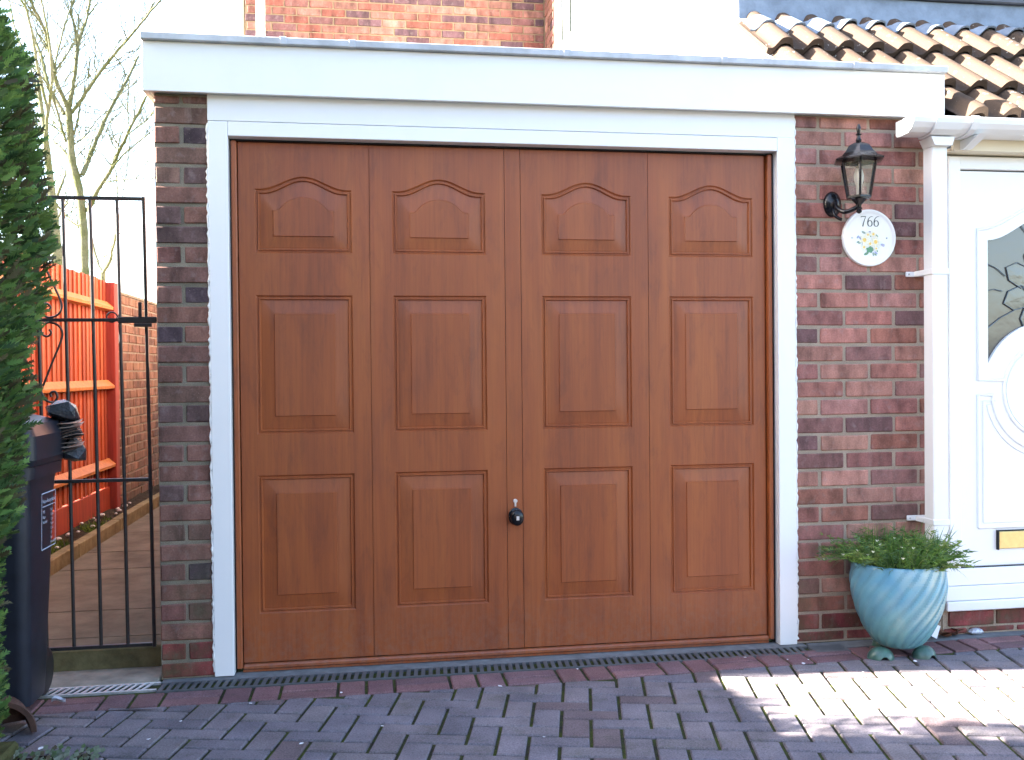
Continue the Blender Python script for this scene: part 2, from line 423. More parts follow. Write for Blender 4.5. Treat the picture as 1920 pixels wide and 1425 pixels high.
for (a,b,l,r) in cols:
    for (z0,z1,p0,p1,arch) in bands:
        if l is None:
            mb.face([(a,YD,z0),(b,YD,z0),(b,YD,z1),(a,YD,z1)]); continue
        amp=.050 if arch else 0
        top=(lambda t:sh(t,.050,'outer')) if arch else flat
        o=ring(a,b,z0,z1,flat,YD); i0=ring(l,r,p0,p1,top,YD)
        mb.grid([o,i0],closed=True)
        pm=MB(); rings=[]
        for (ins,d) in PROF:
            rings.append(ring(l+ins,r-ins,p0+ins,p1-ins,top,YD+d))
        ib,it=(.068,.076) if arch else (.070,.072)
        if arch:
            itop=lambda t:sh(t,.050,'inner'); L2,R2,B2,T2=l+.068,r-.068,p0+.064,p1-.080
        else:
            itop=flat; L2,R2,B2,T2=l+.068,r-.068,p0+.069,p1-.071
        rings.append(ring(L2,R2,B2,T2,itop,YD+.0032))
        rings.append(ring(L2+.0025,R2-.0025,B2+.0025,T2-.0025,itop,YD-.0005))
        pm.grid(rings,closed=True)
        c=((L2+R2)/2,YD-.0005,(B2+T2)/2)
        last=rings[-1]
        for q in range(len(last)): pm.face([last[q],last[(q+1)%len(last)],c])
        panels.append(pm)
    # edges of each section fold back into the groove
    mb.face([(a,YD,.034),(a,YD,2.043),(a,YD+.03,2.043),(a,YD+.03,.034)]); mb.face([(b,YD,2.043),(b,YD,.034),(b,YD+.03,.034),(b,YD+.03,2.043)])
gd=mb.build('garage_door',DOOR,garage,smooth=35); gd['label']='brown woodgrain up-and-over door with four columns of raised panels'
for pm in panels: pm.build('raised_panel',DOOR,gd,smooth=28,fix=True)
mb=MB()
mb.box(.0065,.0265,YD-.022,YD+.029,.016,2.045,b=.004); mb.build('side_trim',DOOR,gd)
mb=MB(); mb.box(2.170,2.190,YD-.022,YD+.029,.016,2.045,b=.004); mb.build('side_trim',DOOR,gd)
mb=MB(); mb.box(.0275,2.1690,YD-.020,YD+.029,.010,.030,b=.006); mb.box(.0275,2.1690,YD-.010,YD+.02,.0005,.009); mb.build('bottom_rail',DOOR,gd)
mb=MB(); mb.box(.0005,2.1995,YD-.005,YD+.06,2.0465,2.0530); mb.box(.0003,.0058,YD-.01,YD+.06,.003,2.046); mb.box(2.1905,2.2000,YD-.01,YD+.06,.003,2.046); mb.build('door_gap_shade',BLACK,gd)  # black strips paint in the shaded gap round the door
# handle: black T knob with escutcheon, steel euro cylinder above
hx,hz=1.098,.567
mb=MB()
def lathe_y(mb,prof,c,n=28,sx=1,sz=1):
    rows=[]
    for (r,y) in prof: rows.append([(c[0]+r*sx*math.cos(t),c[1]-y,c[2]+r*sz*math.sin(t)) for t in [2*math.pi*k/n for k in range(n)]])
    mb.grid(rows,closed=True)
lathe_y(mb,[(.0,.0),(.029,.0),(.030,.004),(.026,.009),(.012,.011),(.010,.024),(.016,.028),(.024,.034),(.0275,.042),(.026,.050),(.018,.056),(.0,.058)],(hx,YD,hz),sz=1.18)
hd=mb.build('handle',BLACK,gd,smooth=45,fix=True)
mb=MB(); mb.box(hx-.006,hx+.006,YD-.0605,YD-.0565,hz-.008,hz+.008,b=.001); mb.build('key_slot',CHROME,hd)
mb=MB(); lathe_y(mb,[(.0,.006),(.0075,.006),(.0085,.005),(.0085,0)],(hx-.001,YD,hz+.062),20); mb.box(hx-.005,hx+.003,YD-.0055,YD,hz+.039,hz+.060,b=.0015)
mb.build('lock_cylinder',CHROME,gd,smooth=40,fix=True)

# ================================================================== HOUSE
house=thing('house',(2.95,.0,0),'white and brick house with a tiled lean-to porch roof and a white front door','house')
XS=2.36; YB=5.9
rh=random.Random(8)
mb=MB(); M=frame_mat((-.66,YB,0),(1,0,0),(0,-1,0))
brick_rows(mb,M,0,XS+.66-.002,2.30,58,.0805,.02,L=.2415,pal=PAL_B,ztop=7,rnd=rh)
bw=mb.build('rear_brick_wall',BRICK,house)
MORTB=m_mortar('mortar_buff',(.30,.215,.135),(.24,.17,.11))
mb=MB(); mb.box(-.655,XS+.1,YB+.007,YB+.3,0,7); mb.build('wall_mortar',MORTB,bw)
mb=MB(); mb.box(-.74,-.665,YB+.02,YB+.30,2.3,7); mb.build('sunlit_edge_strip',m_simple('sunlit_edge_tone',(.62,.42,.24),.8,0,.12,8,.2),house)  # added strip, its cream colour stands for a sunlit edge at the wall corner
# brick return on the side wall, then window and render
mb=MB(); M=frame_mat((XS,YB,0),(0,-1,0),(-1,0,0))
brick_rows(mb,M,.012,.66,2.30,58,.0805,.05,L=.2415,pal=PAL_B,ztop=7,rnd=rh)
sb=mb.build('side_brick_return',BRICK,house)
mb=MB(); mb.box(XS+.006,XS+.3,5.24,YB-.001,2.3,7); mb.build('wall_mortar',MORTB,sb)
mb=MB(); mb.box(XS,XS+.25,4.42,5.235,2.3,4.10); mb.box(XS,XS+.25,4.42,5.235,5.5,7)
mb.box(XS-.003,XS+.25,.752,4.419,2.3,7)
# cheek below the roof verge
mb.prism([(.02,2.23),(.7515,2.23),(.7515,2.86),(.02,2.28)],0,XS-.003,XS+.05)
mb.build('rendered_side_wall',WPAINT,house)
mb=MB()
for (y0,y1,z0,z1) in ((4.421,4.49,4.101,5.499),(5.165,5.234,4.101,5.499),(4.491,5.164,4.101,4.17),(4.491,5.164,5.43,5.499),(4.80,4.85,4.1705,5.4295)):
    mb.box(XS-.025,XS+.05,y0,y1,z0,z1,b=.004)
mb.box(XS-.09,XS+.02,4.38,5.26,4.06,4.0995,b=.004)
wf=mb.build('window',UPVC,house)
PANE=m_simple('obscured_window_glass',(.010,.013,.011),.8,0,.2,10,.1,.001,.0)
mb=MB(); mb.box(XS+.030,XS+.037,4.491,4.7995,4.171,5.4295); mb.box(XS+.030,XS+.037,4.8505,5.164,4.171,5.4295); mb.build('pane',PANE,wf)
mb=MB(); mb.tube([(-.495,5.80,2.4),(-.495,5.80,7)],.043,16); mb.box(-.55,-.44,5.79,5.898,4.42,4.45,b=.003); mb.build('waste_pipe',UPVC,house,smooth=50)
# rusty stain strip / lead soaker on the render edge
mb=MB(); mb.box(XS-.007,XS-.0035,.80,.835,2.38,2.86); mb.build('lead_soaker',m_simple('rusty_lead',(.25,.14,.08),.8,0,.4,30),house)
# front upper wall above the lean-to roof
YF=.75
mb=MB(); M=frame_mat((XS,YF,0),(1,0,0),(0,-1,0))
brick_rows(mb,M,.0,4.8,3.130,10,.075,.06,pal=PAL_B,rnd=rh)
fw=mb.build('front_brick_wall',BRICK,house)
mb=MB(); mb.box(XS+.004,9,YF+.0050,YF+.25,2.2,7); mb.build('wall_mortar',MORTB,fw)

# lean-to roof
tp=math.tan(R(40)); cp,sp=math.cos(R(40)),math.sin(R(40))
def on(y,h): # point on slope raised by h along its normal -> (y,z)
    return (y-h*sp, 2.070+tp*(y+.19)+h*cp)
def prof(u):
    u%=1
    if u<.12: return 0.0
    if u<.44: return .050*(.5-.5*math.cos((u-.12)/.32*math.pi))
    if u<.68: return .050+.004*math.sin((u-.44)/.24*math.pi)
    if u<.86: return .050*(.5+.5*math.cos((u-.68)/.18*math.pi))
    return 0.0
mb=MB(); rt=random.Random(4); X0,X1=2.345,5.2; W=.150
us=[0,.10,.16,.22,.28,.34,.40,.46,.52,.58,.64,.69,.73,.77,.82,.88]
xsr=[]; x=X0; k=0
while x<X1:
    for u in us:
        xx=X0+(k+u)*W
        xsr.append((xx,prof(u),k))
    k+=1; x=X0+k*W
rows_y=[(-.100,.12,.030),(.12,.43,.030),(.43,.76,.030)]
for ri,(y0_,y1,th) in enumerate(rows_y):
    for kk in range(0,k,2):      # one tile = two rolls
        y0=y0_
        if ri==0 and X0+kk*W<2.93: y0=.03   # this part of the eaves stops behind the garage fascia
        seg=[q for q in xsr if q[2] in (kk,kk+1)]
        jx=rt.uniform(-.003,.003); jy=rt.uniform(-.004,.004); jh=rt.uniform(-.0015,.0015)
        base=rt.choice([(.066,.045,.033),(.058,.042,.032),(.072,.049,.035),(.062,.040,.029)])
        seg=seg+[(seg[0][0]+2*W-.002,0.0,kk+1)]
        def row(y,h0): return [(q[0]+jx,)+on(y,h0+q[1]+jh) for q in seg]
        r0=row(y0+jy,.046); r1=row(y0+.02+jy,.047); r2=row(y1+.01,.006)
        rbm=row(y0+jy,.046-th); rb2=row(y0+.06+jy,.012)
        mb.grid([rb2,rbm,r0,r1,r2],col=base)
        # tile side at the verge
        if kk==0:
            mb.face([r0[0],rbm[0],row(y1+.01,-.012)[0],r2[0]],col=base)
tl=mb.build('porch_roof',TILE,house,smooth=40)
mb=MB(); a=on(-.0,-.03); b=on(.745,-.03); c=on(.745,-.045); d=on(-.0,-.045)
mb.prism([a,b,c,d],0,X0+.02,X1); mb.build('roof_underlay',DARK,tl)
# lead flashing following the tiles
mb=MB(); rr=random.Random(2)
top=[];mid=[];low=[];lip=[]
for (xx,h,kq) in xsr:
    ext=.045 if kq<3 else 0.0
    yy=.655-ext+.012*math.sin(xx*9)
    low.append((xx,)+on(yy,.036+h+.004)); mid.append((xx,)+on(.72,.034+h*.6)); lip.append((xx,)+on(yy,.030+h))
    top.append((xx,YF-.010,3.02+.003*math.sin(xx*5)))
bottomwall=[(xx,YF-.012,on(.74,.045)[1]) for (xx,h,kq) in xsr]
mb.grid([lip,low,mid,bottomwall,top,[(p[0],YF+.01,p[2]+.001) for p in top]])
mb.build('lead_flashing',LEAD,house,smooth=50)
DK=m_simple('dark_wall_band',(.085,.09,.11),.7,0,.2,20)
mb=MB(); mb.box(X0,X1,YF-.035,YF+.004,3.022,3.06,b=.006); mb.box(X0,X1,YF-.02,YF+.004,3.0615,3.128,b=.004); mb.build('wall_dark_strip',DK,house)  # dark raised strip along the wall above the flashing

# eaves: soffit, fascia, gutter
EAVES_TINT=m_paint('reflected_yellow_eaves',(.74,.66,.50),.5,.06)  # yellowish reflected light is put into the board colour
mb=MB(); mb.box(2.952,5.2,-.075,-.055,2.06,2.16,b=.002); mb.box(2.952,5.2,-.054,.03,2.062,2.075); mb.build('eaves_board',EAVES_TINT,house)
mb=MB()
def gut(mb,x0,x1,s=0.0,zo=0):
    # ogee section in (y,z)
    P=[(-.078,2.166),(-.205-s,2.166),(-.209-s,2.158),(-.204-s,2.140),(-.188-s,2.122-s),(-.165,2.108-s),(-.120,2.104-s),(-.085,2.106-s),(-.078,2.112)]
    Q=[(y,z+zo) for y,z in P]
    mb.prism(Q,0,x0,x1)
gut(mb,2.700,5.2)
g=mb.build('gutter',UPVC,house,bevel=.001)
mb=MB(); gut(mb,2.688,2.6995,.004,.001); mb.build('end_cap',UPVC,g)
mb=MB(); gut(mb,2.785,2.905,.006,-.0015); mb.prism([(2.795,2.094),(2.900,2.094),(2.889,2.06),(2.812,2.06)],1,-.160,-.075) ; mb.build('running_outlet',UPVC,g)
mb=MB(); gut(mb,2.945,2.975,.007,.002); mb.build('gutter_clip',UPVC,g)
mb=MB(); mb.prism([(-.205,2.10),(-.076,2.100),(-.076,2.062),(-.10,2.062)],0,2.980,3.02); mb.build('gutter_clip',UPVC,g)
mb=MB(); mb.box(2.8155,2.8835,-.135,-.068,.205,2.063,b=.004); 
dp=mb.build('downpipe',UPVC,house)
for z in (1.546,.510):
    mb=MB(); mb.box(2.775,2.8925,-.004-.004,-.001,z-.010,z+.012,b=.002); mb.box(2.8115,2.8875,-.1385,-.0085,z-.011,z+.013,b=.002); 
    br=mb.build('pipe_bracket',UPVC,dp)
    m2=MB(); lathe_y(m2,[(0,.003),(.0035,.0025),(.0035,0)],(2.788,-.008,z+.001),10); m2.build('screw',GALV,br)

# front door
mb=MB()
YP=.0
mb.box(2.950,3.028,YP-.003,YP+.09,.115,2.055,b=.003); mb.box(2.9705,3.0265,YP-.012,YP-.0035,.295,2.052,b=.003)
mb.box(3.0285,3.93,YP-.003,YP+.09,2.0,2.055,b=.003); mb.box(3.865,3.95,YP-.003,YP+.09,.115,1.9995,b=.003)
df=mb.build('door_frame',UPVC,house)
mb=MB()
mb.box(2.950,3.95,-.012,.09,.213,.2855,b=.003); mb.box(2.945,3.95,-.020,.09,.150,.2115,b=.004); mb.box(2.945,3.95,-.030,.09,.108,.1485,b=.004)
mb.build('door_sill',UPVC,house)
mb=MB(); M=frame_mat((2.945,.0,0),(1,0,0),(0,-1,0))
brick_rows(mb,M,0,2.4,.030,1,.077,.02,pal=RED,zbot=-.0,ztop=.107,rnd=rh); brick_rows(mb,M,0,2.4,-.045,1,.077,.12,pal=RED,zbot=-.0,ztop=.107,rnd=rh)
pl=mb.build('brick_plinth',BRICK,house)
mb=MB(); mb.box(2.946,5.4,.006,.1,0,.107); mb.build('plinth_mortar',MORTAR,pl)
mb=MB(); mb.box(3.955,5.4,.02,.2,.108,2.2); mb.box(2.95,5.4,.095,.2,2.056,2.2); mb.build('front_wall',WPAINT,house)
# door leaf with arched glazing
mb=MB(); LX0,LX1,LZ0,LZ1=3.0325,3.861,.2905,1.9945; YL=.012; CX=3.447
GX0=3.169; GX1=2*CX-GX0
def gtop(x):
    t=(x-CX)/(CX-GX0); return 1.700+.105*(.5+.5*math.cos(math.pi*min(1,abs(t))))
cz=1.045; cr=.355
def gbot(x):
    return max(1.165, cz+math.sqrt(max(0,.300**2-(x-CX)**2))) if abs(x-CX)<.300 else 1.165
# panel face with a hole for the glass, as vertical strips
NX=44
xs=[GX0+(GX1-GX0)*i/NX for i in range(NX+1)]
for i in range(NX):
    a,b=xs[i],xs[i+1]
    mb.face([(a,YL,LZ0),(b,YL,LZ0),(b,YL,gbot(b)),(a,YL,gbot(a))]); mb.face([(a,YL,gtop(a)),(b,YL,gtop(b)),(b,YL,LZ1),(a,YL,LZ1)])
    mb.face([(a,YL,gbot(a)),(b,YL,gbot(b)),(b,YL+.02,gbot(b)),(a,YL+.02,gbot(a))]); mb.face([(a,YL,gtop(a)),(a,YL+.02,gtop(a)),(b,YL+.02,gtop(b)),(b,YL,gtop(b))])
mb.face([(LX0,YL,LZ0),(GX0,YL,LZ0),(GX0,YL,LZ1),(LX0,YL,LZ1)]); mb.face([(GX1,YL,LZ0),(LX1,YL,LZ0),(LX1,YL,LZ1),(GX1,YL,LZ1)])
for s_ in (GX0,GX1): mb.face([(s_,YL,1.165),(s_,YL,1.7),(s_,YL+.02,1.7),(s_,YL+.02,1.165)])
mb.box(LX0,LX1,YL+.03,YL+.045,LZ0,1.0); mb.box(LX0,LX1,YL+.03,YL+.045,1.85,LZ1)
fd=mb.build('front_door',UPVC,house)
def mould(pts,r=.007,w=.016):
    m=MB(); m.tube(pts,r,8)
    return m
def strip(paths,name='moulding',r=.0075):
    m=MB()
    for p in paths: m.tube([(x,YL,z) for x,z in p],r,8)
    return m.build(name,UPVC,fd,smooth=60)
def off(xs,fn): return [(x,fn(x)) for x in xs]
mx0=3.120; mx1=2*CX-mx0
archx=[mx0+(mx1-mx0)*i/30 for i in range(31)]
up=[(3.245,1.093),(mx0,1.093)]+[(mx0,1.72)]+[(x,1.745+.115*(.5+.5*math.cos(math.pi*min(1,abs((x-CX)/(CX-mx0)))))) for x in archx]+[(mx1,1.72),(mx1,1.093),(2*CX-3.245,1.093)]
up2=[(x+(.022 if x<CX else -.022) if abs(x-CX)>.2 else x, z-.0) for x,z in up]
circ=lambda r,a0,a1,n=40:[(CX+r*math.cos(R(a0+(a1-a0)*i/n)),cz+r*math.sin(R(a0+(a1-a0)*i/n))) for i in range(n+1)]
strip([up]); strip([circ(.205,0,360,48)]); strip([circ(.190,0,360,48)],r=.004)
lowp=[(mx0,.456),(mx0,1.030),(3.190,1.030)]+[(CX+.262*math.cos(R(a)),cz+.262*math.sin(R(a))) for a in range(188,353,6)]+[(2*CX-3.190,1.030),(mx1,1.030),(mx1,.456),(mx0,.456)]
strip([lowp]); lowp2=[(mx0+.024,.478),(mx0+.024,1.005),(3.20,1.005)]+[(CX+.290*math.cos(R(a)),cz+.290*math.sin(R(a))) for a in range(192,349,6)]+[(2*CX-3.20,1.005),(mx1-.024,1.005),(mx1-.024,.478),(mx0+.024,.478)]
strip([lowp2],r=.005)
GL=m_glass('textured_door_glass',(.085,.078,.070),.0,.08,.22,12)
mb=MB()
for i in range(NX):
    a,b=xs[i],xs[i+1]; mb.face([(a,YL+.015,gbot(a)),(b,YL+.015,gbot(b)),(b,YL+.015,gtop(b)),(a,YL+.015,gtop(a))])
gp=mb.build('glass_pane',GL,fd)
GB=m_glass('bevelled_glass',(.11,.11,.095),.0,.08,.35,25)
def petal(ang,l0,l1,w):
    m=MB(); c=Vector((CX,1.49)); d=Vector((math.cos(ang),math.sin(ang))); s_=Vector((-d.y,d.x))
    pts=[c+d*l0,c+d*(l0*.7+l1*.3)+s_*w,c+d*(l0*.25+l1*.75)+s_*w*.9,c+d*l1,c+d*(l0*.25+l1*.75)-s_*w*.9,c+d*(l0*.7+l1*.3)-s_*w]
    return pts
came=MB(); pet=MB(); yk=YL+.0095
allp=[petal(R(a),.055,.205,.048) for a in range(18,360,45)]+[petal(R(a),.0,.10,.028) for a in range(0,360,60)]
for P in allp:
    came.tube([(p.x,yk,p.y) for p in P+[P[0]]],.0022,6)
    cc=sum(P,Vector((0,0)))/len(P)
    for i in range(len(P)):
        a,b=P[i],P[(i+1)%len(P)]; pet.face([(a.x,YL+.0125,a.y),(b.x,YL+.0125,b.y),(cc.x,YL+.0115,cc.y)])
for (x0,z0,x1,z1) in ((GX0,1.60,3.262,1.545),(GX0,1.48,3.245,1.48),(GX0,1.315,3.30,1.395),(3.33,1.77,3.40,1.68),(GX1,1.60,2*CX-3.262,1.545),(GX1,1.48,2*CX-3.245,1.48),(GX1,1.315,2*CX-3.30,1.395)):
    came.tube([(x0,yk,z0),((x0+x1)/2,yk,(z0+z1)/2+.008),(x1,yk,z1)],.0022,6)
came.build('lead_came',m_simple('lead_came',(.12,.15,.17),.5,.3,.2,40),gp); pet.build('bevelled_petals',GB,gp)
mb=MB(); mb.box(3.210,3.520,YL-.012,YL-.001,.362,.437,b=.003); lbx=mb.build('letterbox',BRASS,fd)
mb=MB(); mb.box(3.204,3.2095,YL-.014,YL-.0005,.358,.442); mb.box(3.2097,3.522,YL-.010,YL-.0005,.4375,.442); mb.build('letterbox_surround',DARK,lbx)
mb=MB(); mb.box(3.029,3.8645,YP+.02,YP+.05,1.9947,1.9995); mb.build('leaf_gap_shade',BLACK,df)  # black strips here and below paint in the shaded gaps of the door leaf
mb=MB(); mb.box(3.029,3.8645,YP+.0,YP+.05,.2858,.2903); mb.build('leaf_gap_shade',BLACK,df)
# ================================================================== GROUND
ASPH=m_simple('asphalt',(.055,.055,.057),.95,0,.3,40,.6,.004,.1)
def sheet(name,poly,z,mat):
    mb=MB(); mb.face([(x,y,z) for x,y in poly]); o=mb.build(name,mat); kind(o,'structure'); return o
sheet('ground',[(-400,-400),(400,-400),(400,400),(-400,400)],-.10,m_simple('grassy_ground',(.07,.095,.03),1,0,.4,3,.5,.01,.05))
sheet('road',[(-60,-14),(60,-14),(60,-6.5),(-60,-6.5)],-.06,ASPH)
dw=sheet('driveway_base',[(-2.4,-6.4),(7.5,-6.4),(7.5,.09),(-2.4,.09)],-.0075,JOINT)
rp_=random.Random(21)
def clip(poly,a,b,c):   # keep a*x+b*y<=c
    out=[]
    for i in range(len(poly)):
        p,q=poly[i],poly[(i+1)%len(poly)]; dp=a*p[0]+b*p[1]-c; dq=a*q[0]+b*q[1]-c
        if dp<=0: out.append(p)
        if (dp<0<dq) or (dq<0<dp):
            t=dp/(dp-dq); out.append((p[0]+(q[0]-p[0])*t,p[1]+(q[1]-p[1])*t))
    return out
def inset(poly,d):
    n=len(poly); L=[]
    for i in range(n):
        p,q=poly[i],poly[(i+1)%n]; dx,dy=q[0]-p[0],q[1]-p[1]; l=math.hypot(dx,dy)
        if l<1e-6: return None
        nx,ny=dy/l,-dx/l   # outward for ccw
        L.append((nx,ny,nx*p[0]+ny*p[1]-d))
    out=[]
    for i in range(n):
        a,b=L[i-1],L[i]; det=a[0]*b[1]-a[1]*b[0]
        if abs(det)<1e-6: return None
        out.append(((a[2]*b[1]-b[2]*a[1])/det,(a[0]*b[2]-b[0]*a[2])/det))
    return out
def area(p): return .5*sum(p[i][0]*p[(i+1)%len(p)][1]-p[(i+1)%len(p)][0]*p[i][1] for i in range(len(p)))
def block(mb,poly,col,joint=.0054,bev=.0036,z=0.0,drop=.03,tilt=.002):
    if len(poly)<3 or area(poly)<.0012: return
    a=inset(poly,joint)
    if not a or area(a)<.0006: return
    b=inset(a,bev)
    if not b or area(b)<.0003: b=None
    cx=sum(p[0] for p in a)/len(a); cy=sum(p[1] for p in a)/len(a)
    gx,gy=rp_.uniform(-tilt,tilt)*6,rp_.uniform(-tilt,tilt)*6; z+=rp_.uniform(-.0012,.0012)
    h=lambda p:z+(p[0]-cx)*gx*.5+(p[1]-cy)*gy*.5
    lo=[(p[0],p[1],z-drop) for p in a]; mid=[(p[0],p[1],h(p)-.0048) for p in a]
    if b: rows=[lo,mid,[(p[0],p[1],h(p)) for p in b]]
    else: rows=[lo,mid]
    mb.grid(rows,closed=True,col=col); mb.face(rows[-1],col)
PV=[(.182,.156,.172),(.170,.148,.166),(.190,.162,.174),(.165,.146,.167),(.186,.156,.166),(.196,.168,.176)]
PR=[(.20,.105,.108),(.18,.096,.103),(.215,.115,.115),(.185,.108,.116)]
mb=MB(); th=R(13.0); A=(math.sin(th),math.cos(th)); Bv=(math.cos(th),-math.sin(th)); uH,uV=.0975,.0765; O=(.379,-.466)
def P2(i,j): return (O[0]+i*uH*Bv[0]+j*uV*A[0],O[1]+i*uH*Bv[1]+j*uV*A[1])
def yedge(x): return -.290 if x<1.25 else (-.290+.045*(x-1.25))
for i in range(-60,110):
    for j in range(-100,50):
        c=(i+j)%4
        if c==0: q=[P2(i,j),P2(i+2,j),P2(i+2,j+1),P2(i,j+1)]
        elif c==2: q=[P2(i,j),P2(i+1,j),P2(i+1,j+2),P2(i,j+2)]
        else: continue
        cx=sum(p[0] for p in q)/4; cy=sum(p[1] for p in q)/4
        if not(-2.3<cx<7.2 and -5.0<cy<.4): continue
        if cx<1.25: q=clip(q,0,1,-.290)
        else: q=clip(q,-.045,1,-.290-.045*1.25)
        if len(q)<3: continue
        k=rp_.uniform(.92,1.08); c_=rp_.choice(PV); c_=(.160,.118,.122) if rp_.random()<.12 else c_; block(mb,q,tuple(v*k for v in c_))
drv=mb.build('block_paving_driveway',PAVER); kind(drv,'structure','grey block paving laid in a herringbone pattern with mossy joints')
# red edging course along the drain
mb=MB(); x=.190-.41*7
def ed(x): return (0 if x<1.25 else .045*(x-1.25))
while x<6.5:
    for (a,b,rows) in ((0,.205,2),(.205,.3075,1),(.3075,.410,1)):
        xa,xb=x+a,x+b; ya,yb=-.1385+ed((xa+xb)/2),-.2885+ed((xa+xb)/2); s=.045*(xb-xa)/2 if xa>1.25 else 0
        for r_ in range(rows):
            t0=yb+(ya-yb)*r_/rows; t1=yb+(ya-yb)*(r_+1)/rows; k=rp_.uniform(.85,1.15)
            block(mb,[(xa,t0-s),(xb,t0+s),(xb,t1+s),(xa,t1-s)],tuple(v*k for v in rp_.choice(PR)))
    x+=.41
e_=mb.build('red_paving_edge',PAVER); kind(e_,'structure','course of red paving bricks along the drain')
# extra red bricks between edging and plinth on the right
mb=MB(); 
mb.prism([(2.32,-.088),(6.5,.098),(6.5,.14),(2.95,.0055),(2.32,-.0)],2,-.03,-.001)
cs=mb.build('concrete_haunch',CONCG); kind(cs,'structure')
# drain channel
drain=thing('drainage_channel',(.8,-.08,0),'slotted drainage channel running along the foot of the garage door','drain')
def grate(x0,x1,period,rib,sl,mat,label,ya=-.031,yb=-.129,zt=.0015,lip=.011,th_=.004):
    mb=MB(); mb.box(x0,x1,yb,yb+lip,zt-.012,zt,b=.001); mb.box(x0,x1,ya-lip,ya,zt-.012,zt,b=.001)
    x=x0+.004
    while x+rib<x1:
        ym=yb+lip; yM=ya-lip
        P=[(x,ym,zt),(x+rib,ym,zt),(x+rib+sl,yM,zt),(x+sl,yM,zt)]
        if x+rib+sl<x1:
            mb.face(P); Q=[(p[0],p[1],zt-th_) for p in P]
            for i in range(4): mb.face([P[i],Q[i],Q[(i+1)%4],P[(i+1)%4]])
        x+=period
    o=mb.build('grate',mat,drain); o['label']=label; return o
PLAST=m_simple('grey_plastic_grate',(.085,.09,.095),.6,0,.25,20,.3,.001)
grate(-1.5,-.262,.0262,.0105,.020,GALV,'bright galvanised grating section with slanted slots',ya=-.024,yb=-.112)
grate(-.260,2.30,.0282,.0150,.006,PLAST,'dark grey plastic grating section with short slots',ya=-.040,yb=-.132,lip=.006)
mb=MB(); mb.box(-1.5,2.33,-.1365,-.020,-.08,-.035); mb.build('channel',DARK,drain)
mb=MB(); mb.box(-.262,2.31,-.0385,.05,-.03,-.0015,b=.002); mb.build('concrete_surround',CONCG,drain)
mb=MB(); mb.box(2.3015,2.45,-.130,-.0395,-.03,.0015,b=.002); mb.build('sump_cover',PLAST,drain)

# ---- passage behind the gate
rq=random.Random(33)
mb=MB(); ys=[.195,.345,.80,1.25,1.74,2.25,2.95,3.6,4.3,5.1,6.0,7.0]
for a,b in zip(ys[:-1],ys[1:]):
    mb.box(-1.17-.0,-.275,a+.004,b-.004,-.02,.080+rq.uniform(-.002,.002))
o=mb.build('path',m_simple('old_paving_slab',(.150,.128,.088),.95,0,.3,5,.6,.004,.05)); kind(o,'structure','brown concrete slab path behind the iron gate')
mb=MB(); mb.box(-1.25,-.276,.196,7.1,-.09,.066); o=mb.build('path_bedding',JOINT); kind(o,'structure')
mb=MB(); mb.box(-1.5,-.275,.165,.1945,-.02,.083,b=.006); o=mb.build('path_step',m_simple('mossy_step',(.13,.115,.06),.95,0,.5,6,.7,.006,.1)); kind(o,'structure')
mb=MB(); mb.box(-1.5,-.275,-.0225,.164,-.03,.004,b=.003); o=mb.build('concrete_apron',CONC); kind(o,'structure')
mb=MB(); y=.3
while y<7.5:
    mb.box(-1.235,-1.176,y+.003,y+.907,0,.158+rq.uniform(-.004,.004),b=.005); y+=.915
o=mb.build('path_kerb',m_simple('mossy_kerb',(.20,.165,.085),.95,0,.4,9,.7,.006,.1)); kind(o,'structure')
mb=MB()
rows=[]
for i in range(40):
    y=.2+i*.19; rows.append([(-1.44+.205*j/5,y,.135+.02*noise.noise(Vector((i*.8,j*.9,0)))) for j in range(6)])
mb.grid(rows,flip=True); o=mb.build('soil_bed',m_simple('bare_soil',(.045,.035,.022),1,0,.5,20,1,.01,.05),smooth=60); kind(o,'structure')
mb=MB()
for _ in range(1500):
    x=rq.uniform(-1.43,-1.24); y=rq.uniform(.3,3.2); 
    if noise.noise(Vector((x*3,y*2.2,2)))<-.05: continue
    h=rq.uniform(.02,.06); a=rq.uniform(0,6.28); c=rq.choice([(.10,.17,.02),(.07,.13,.02),(.15,.20,.03)])
    dx,dy=math.cos(a)*.005,math.sin(a)*.005; lx,ly=rq.uniform(-.03,.03),rq.uniform(-.03,.03)
    mb.face([(x-dx,y-dy,.135),(x+dx,y+dy,.135),(x+lx,y+ly,.135+h)],c)
o=mb.build('grass',PLANT); kind(o,'stuff','short bright weeds growing in the soil strip below the red fence')
PEB=m_simple('white_pebble',(.50,.46,.40),.7,0,.25,40,.3,.002)
def pebble(p,s,name,label,cat,group,mat=PEB):
    mb=MB(); n=8; rows=[]
    for i in range(6):
        ph=math.pi*i/5; rows.append([(p[0]+s*math.sin(ph)*math.cos(t)*(1+.2*math.sin(3*t+p[1])),p[1]+s*1.2*math.sin(ph)*math.sin(t),p[2]+s*.55*math.cos(ph)) for t in [2*math.pi*k/n for k in range(n)]])
    mb.grid(rows,closed=True); o=mb.build(name,mat,smooth=60,fix=True); tag(o,label,cat,group); return o
for i in range(15):
    y=[2.05,2.35,2.5,2.72,2.8,2.95,3.05,3.15,3.3,3.35,3.5,3.6,3.75,3.9,2.6][i]
    pebble((rq.uniform(-1.40,-1.27),y,.155),rq.uniform(.010,.024),'pebble','pale pebble lying on the soil between the red fence and the path kerb','pebble','pale pebbles along the red fence')

